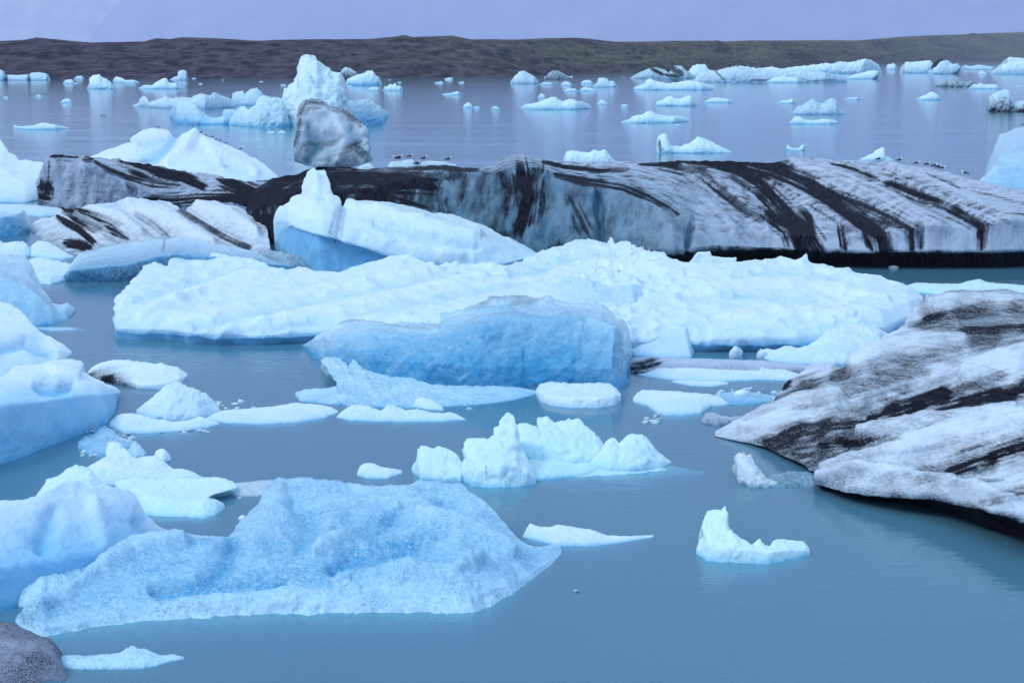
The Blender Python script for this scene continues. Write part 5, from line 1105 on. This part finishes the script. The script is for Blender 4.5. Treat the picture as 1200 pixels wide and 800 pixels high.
far('farZ', 'white iceberg peak rising behind the smooth one at the right frame edge', 78, [(1172, 76), (1178, 70), (1183, 67), (1190, 67.5), (1200, 69), (1225, 71), (1240, 76)], seed=165, k=0.3)
far('ashbar', 'ash grey jagged ice bar on the far right water', 102, [(1094, 101), (1099, 98), (1104, 97.5), (1108, 93), (1111, 96), (1117, 93), (1124, 93), (1131, 97), (1138, 95), (1143, 98), (1146, 101)], mat=M_FARDIRT, seed=166, dirt=[0.55, 0.4], crag=0.1, nscale=0.3)
far('ashwhite', 'bright white spiky floe in front of the ash grey bar', 104.5, [(1135, 103.5), (1141, 99), (1146, 99.5), (1149, 97), (1153, 99.5), (1160, 99), (1168, 99.5), (1172, 102.5), (1175, 104)], seed=167)
far('edge1', 'tiny white floe near the right edge beside the spiky one', 102, [(1189, 101.5), (1194, 100), (1199, 101.5)], seed=168)
far('cone', 'white cone shaped floe on the far right water', 117.5, [(1073, 117), (1079, 113.5), (1086, 111), (1090, 108), (1094, 108.5), (1099, 111.5), (1103, 116)], seed=169)
far('cubeR', 'grey cube shaped berg with dark speckled foot at the right edge', 131, [(1159, 126), (1160, 114), (1164, 110.5), (1172, 107), (1180, 106), (1184.5, 107), (1186, 118), (1188, 121), (1195, 118.5), (1205, 118), (1220, 126)], mat=M_FARDIRT, seed=170, k=0.3, dirt=[0.75, 0.0], blue=[0.3, 0.1])
far('crest', 'twin crested crystalline cyan floe on the right water', 134.5, [(928, 133), (933, 127), (938, 124), (943, 122.5), (947, 118), (953, 117), (958, 119), (962, 122), (966, 120), (971, 117), (975, 115.5), (980, 118.5), (982, 127), (990, 132)], mat=M_FARDIRT, seed=171, crag=0.12, nscale=0.25, blue=[0.5, 0.15])
far('crest2', 'low white floe with a knob just below the twin crested one', 145.5, [(925, 144), (929, 139), (933, 136.5), (938, 137.5), (943, 141), (955, 141), (965, 139.5), (981, 141.5)], seed=172)
far('hook1', 'thin white floe with a hooked right end left of the twin crested one', 121.5, [(910, 121), (918, 117.5), (924, 118), (929, 115.3), (932, 119)], seed=173)
far('thin4', 'thin flat white sliver right of the twin crested floe', 117, [(989, 116.5), (996, 114.5), (1006, 114), (1008, 116)], seed=174)
far('horns', 'little two horned floe alone on the right water', 176.5, [(921.5, 175), (922.5, 169), (925, 172), (928, 173.7), (936, 173.7), (939, 171), (942, 168.5), (943.5, 174)], seed=175)
far('sail', 'cyan sail shaped berg poking over the right of the striped ridge', 189, [(1008, 186), (1015, 183.5), (1022, 180), (1029, 175.5), (1034, 173), (1037, 173.5), (1037, 182), (1043, 185), (1047, 188)], seed=176)

# the line of broken ice under the far shore: each lump its own floe
rnd = random.Random(11)
for i in range(30):
    x = rnd.uniform(0, 1195)
    yb = np.interp(x, [0, 560, 640, 740, 900, 1200], [93.6, 91.5, 90.5, 89.5, 83.5, 76.5]) + rnd.uniform(-0.6, 1.4) + (rnd.random() ** 3) * 7
    w = rnd.uniform(2.5, 9) * (1.5 if 500 < x < 620 else 1.0); h = w * rnd.uniform(0.18, 0.42)
    k = rnd.randint(4, 7)
    top = [(x - w / 2, yb - 0.3)] + [(x - w / 2 + w * j / k, yb - h * rnd.uniform(0.35, 1.0)) for j in range(1, k)] + [(x + w / 2, yb - 0.3)]
    far(None, 'small scrap of broken ice in the pale line below the far shore', yb, top, mat=M_FARDIRT if rnd.random() < 0.3 else M_FAR, name='ice_fragment', cat='ice fragment', seed=200 + i, group='ice scraps below the far shore', blue=[0.35, 0.0])

# ------------------------------------------------------------------ brash: loose bits of clear ice between the bergs
def brash(label, group, n, region, size, mats, seed, flat=0.45):
    r = random.Random(seed)
    for i in range(n):
        x = r.uniform(region[0], region[2]); y = r.uniform(region[1], region[3])
        w = r.uniform(*size)
        chunk('ice_fragment', label, x, y, w, w * r.uniform(0.22, flat), r.choice(mats), seed * 50 + i, 'ice fragment', group, blue=r.uniform(0.0, 0.5), jag=0.8, seg=(11, 8))
brash('glassy ice fragment in the slush between the blue faced block and tooth peaked berg', 'slush at the left', 70, (94, 500, 160, 535), (2, 9), [M_CLEAR, M_WHITE, M_CRYSTAL], 1)
brash('glassy ice fragment floating right of the wide tapering floe', 'slush on the right', 44, (840, 456, 914, 472), (2, 9), [M_CLEAR, M_CRYSTAL, M_WHITE], 2)
brash('glassy ice fragment at the lower corner of the wide tapering floe', 'slush under the tapering floe', 12, (752, 484, 776, 496), (3, 10), [M_CLEAR, M_CLEAR, M_WHITE], 3)
brash('glassy ice fragment between the fan shaped hump and thin flat floe', 'slush behind the thin floe', 16, (245, 470, 300, 482), (3, 8), [M_CLEAR, M_WHITE], 4)
brash('glassy ice fragment along the front of the ragged glassy sheet', 'slush before the glassy sheet', 24, (392, 466, 560, 480), (4, 11), [M_CLEAR, M_CRYSTAL], 5)
brash('glassy ice fragment at the right end of the dog bone floe', 'slush by the dog bone floe', 14, (150, 496, 262, 508), (3, 9), [M_CLEAR], 6)
brash('glassy ice fragment near the grey glassy sheet by the crystal berg', 'slush by the crystal berg', 9, (255, 566, 320, 584), (4, 9), [M_CLEAR, M_WHITE], 7)
chunk('ice_chunk', 'rounded white lump in the slush right of the wide tapering floe', 870, 465, 20, 9, M_WHITE, 901, blue=0.1, jag=0.25)
chunk('ice_chunk', 'craggy pale chunk in the teal gap under the broad slab', 862, 418, 16, 12, M_SNOW, 902, blue=0.2, jag=0.4)
chunk('ice_chunk', 'second pale chunk in the teal gap, beside the craggy ice ramp', 893, 419, 13, 10, M_SNOW, 903, blue=0.2, jag=0.4)
chunk('ice_chunk', 'small white bump on water beside the slope of the crystal berg', 284, 609, 9, 6, M_CYAN, 904, blue=0.1, jag=0.3)
chunk('ice_chunk', 'tiny lone bit of clear ice on the open foreground water', 675, 693, 7, 3, M_CLEAR, 905, blue=0.7, jag=0.5)
chunk('ice_chunk', 'lone white bit floating in the black shadow of the striped berg', 1047, 314, 12, 3, M_WHITE, 906, blue=0.1, jag=0.2)
chunk('ice_chunk', 'grey pointed chunk against the foot of the grey faced cliff', 68, 241, 16, 9, M_SNOW, 907, blue=0.1, dirt=0.1, jag=0.35)

# ------------------------------------------------------------------ gulls
def plain(name, col, rough=0.6):
    m = bpy.data.materials.new(name); m.use_nodes = True
    nt = m.node_tree; b = nt.nodes['Principled BSDF']
    pos = N(nt, 'ShaderNodeTexCoord').outputs['Object']
    n = noise_tex(nt, pos, 30.0, 3)
    nt.links.new(mixc(nt, n, tuple(c * 0.85 for c in col), tuple(min(1, c * 1.12) for c in col)), b.inputs['Base Color'])
    b.inputs['Roughness'].default_value = rough
    return m
G_WHITE = plain('gull_white', (0.80, 0.81, 0.84)); G_DARK = plain('gull_slate', (0.018, 0.019, 0.024)); G_BEAK = plain('gull_beak', (0.55, 0.32, 0.03)); G_LEG = plain('gull_leg', (0.45, 0.25, 0.20))

def tube(path, n=10):
    """closed tapering tube; path rows are (x, y, z, half width, half height)"""
    p = np.array(path, float); m = len(p)
    t = np.gradient(p[:, :3], axis=0); t /= np.linalg.norm(t, axis=1)[:, None]
    a = np.linspace(0, 2 * np.pi, n, endpoint=False)
    V = []
    for i in range(m):
        s = np.array([0, 1.0, 0]); up = np.cross(t[i], s); up = -up if up[2] < 0 else up
        up /= np.linalg.norm(up) + 1e-9
        V += [p[i, :3] + s * math.cos(q) * p[i, 3] + up * math.sin(q) * p[i, 4] for q in a]
    idx = np.arange(m * n).reshape(m, n); nx = np.roll(idx, -1, 1)
    f = np.stack([idx[:-1], nx[:-1], nx[1:], idx[1:]], -1).reshape(-1, 4).tolist()
    f += [idx[0, ::-1].tolist(), idx[-1].tolist()]
    return np.array(V), f

def make_gull():
    root = bpy.data.objects.new('gull', None); COL.objects.link(root); root.empty_display_size = 0.1
    body = [(-0.26, 0, 0.155, 0.012, 0.006), (-0.20, 0, 0.165, 0.030, 0.016), (-0.12, 0, 0.178, 0.055, 0.045), (-0.02, 0, 0.190, 0.075, 0.070), (0.07, 0, 0.205, 0.072, 0.072), (0.125, 0, 0.240, 0.052, 0.052),
            (0.150, 0, 0.290, 0.040, 0.040), (0.165, 0, 0.330, 0.043, 0.040), (0.195, 0, 0.350, 0.040, 0.036), (0.222, 0, 0.352, 0.020, 0.019)]
    v, f = tube(body, 12); link_mesh('body', v, f, G_WHITE, parent=root)
    v, f = tube([(0.215, 0, 0.351, 0.013, 0.012), (0.245, 0, 0.347, 0.010, 0.009), (0.272, 0, 0.336, 0.003, 0.004)], 8); link_mesh('beak', v, f, G_BEAK, parent=root)
    for s in (-1, 1):
        w = [(0.10, s * 0.062, 0.235, 0.016, 0.030), (0.03, s * 0.068, 0.232, 0.024, 0.058), (-0.08, s * 0.060, 0.212, 0.024, 0.052), (-0.18, s * 0.040, 0.192, 0.018, 0.032), (-0.30, s * 0.016, 0.172, 0.006, 0.010)]
        v, f = tube(w, 10); link_mesh('wing', v, f, G_DARK, parent=root)
        v, f = tube([(0.005, s * 0.030, 0.15, 0.010, 0.010), (0.015, s * 0.030, 0.08, 0.006, 0.006), (0.010, s * 0.030, 0.012, 0.006, 0.006), (0.045, s * 0.030, 0.004, 0.020, 0.004)], 7); link_mesh('leg', v, f, G_LEG, parent=root)
    return root
proto = make_gull()
used = [False]
def gull(key, px, label, group, turn=0.0, size=1.12):
    P = top_of(key, px)
    if used[0]:
        o = proto.copy(); COL.objects.link(o)
        for ch in list(proto.children):
            c = ch.copy(); COL.objects.link(c); c.parent = o
    else:
        o = proto; used[0] = True
    o.location = (P[0], P[1], P[2] - 0.015)
    o.rotation_euler = (0, 0, math.radians(turn)); o.scale = (size,) * 3
    tag(o, label, 'gull', group)
g1 = 'gulls on the snow berg ridge'
for px, lb, t in [(186, 'dark backed gull sitting alone on the cyan summit of the snow berg', 10), (226.5, 'highest gull of the row down the snow berg ridge', -15), (237, 'gull second in the row down the snow berg ridge', 20), (243.5, 'gull third in the row down the snow berg ridge', -8),
                  (250, 'gull fourth in the row down the snow berg ridge', 12), (255.5, 'gull fifth in the row, close to its lower neighbour on the snow berg', -20), (259.5, 'gull sixth in the row, close to its upper neighbour on the snow berg', 5), (266.5, 'gull seventh in the row down the snow berg ridge', -10), (282, 'lowest gull, sitting apart at the end of the snow berg row', 15)]:
    gull('snowridge', px, lb, g1, t)
g2 = 'gulls on the striped berg'
for px, lb, t in [(1029, 'gull on the striped berg in front of the cyan sail shaped berg', 8), (1055, 'gull standing alone right of the sail shaped berg', 20), (1075, 'gull on the striped berg, third from the sail shaped berg', -10), (1086, 'gull on the striped berg just left of the huddled three', 15),
                  (1096, 'left gull of the huddled three on the striped berg', 5), (1100.5, 'middle gull of the huddled three on the striped berg', 25), (1105, 'right gull of the huddled three on the striped berg', -5), (1131, 'gull facing left, lowest on the right shoulder of the striped berg', 170)]:
    gull('striped', px, lb, g2, t)
g3 = 'gulls by the ice boulder'
for key, px, lb, t in [('cap1', 463, 'left gull on the small white slab right of the ice boulder', 175), ('cap1', 469, 'middle gull on the small white slab right of the ice boulder', 10), ('cap1', 481, 'right gull on the small white slab right of the ice boulder', -10),
                       ('striped', 490, 'gull on dark ice between the white slab and the thin snow strip', 15), ('cap2', 497, 'gull at the left end of the thin snow strip', 0), ('cap2', 524.5, 'gull at the right end of the thin snow strip', 20)]:
    gull(key, px, lb, g3, t)
gull('rightblue', 1198, 'gull on the blue berg at the right frame edge', g3, 10)
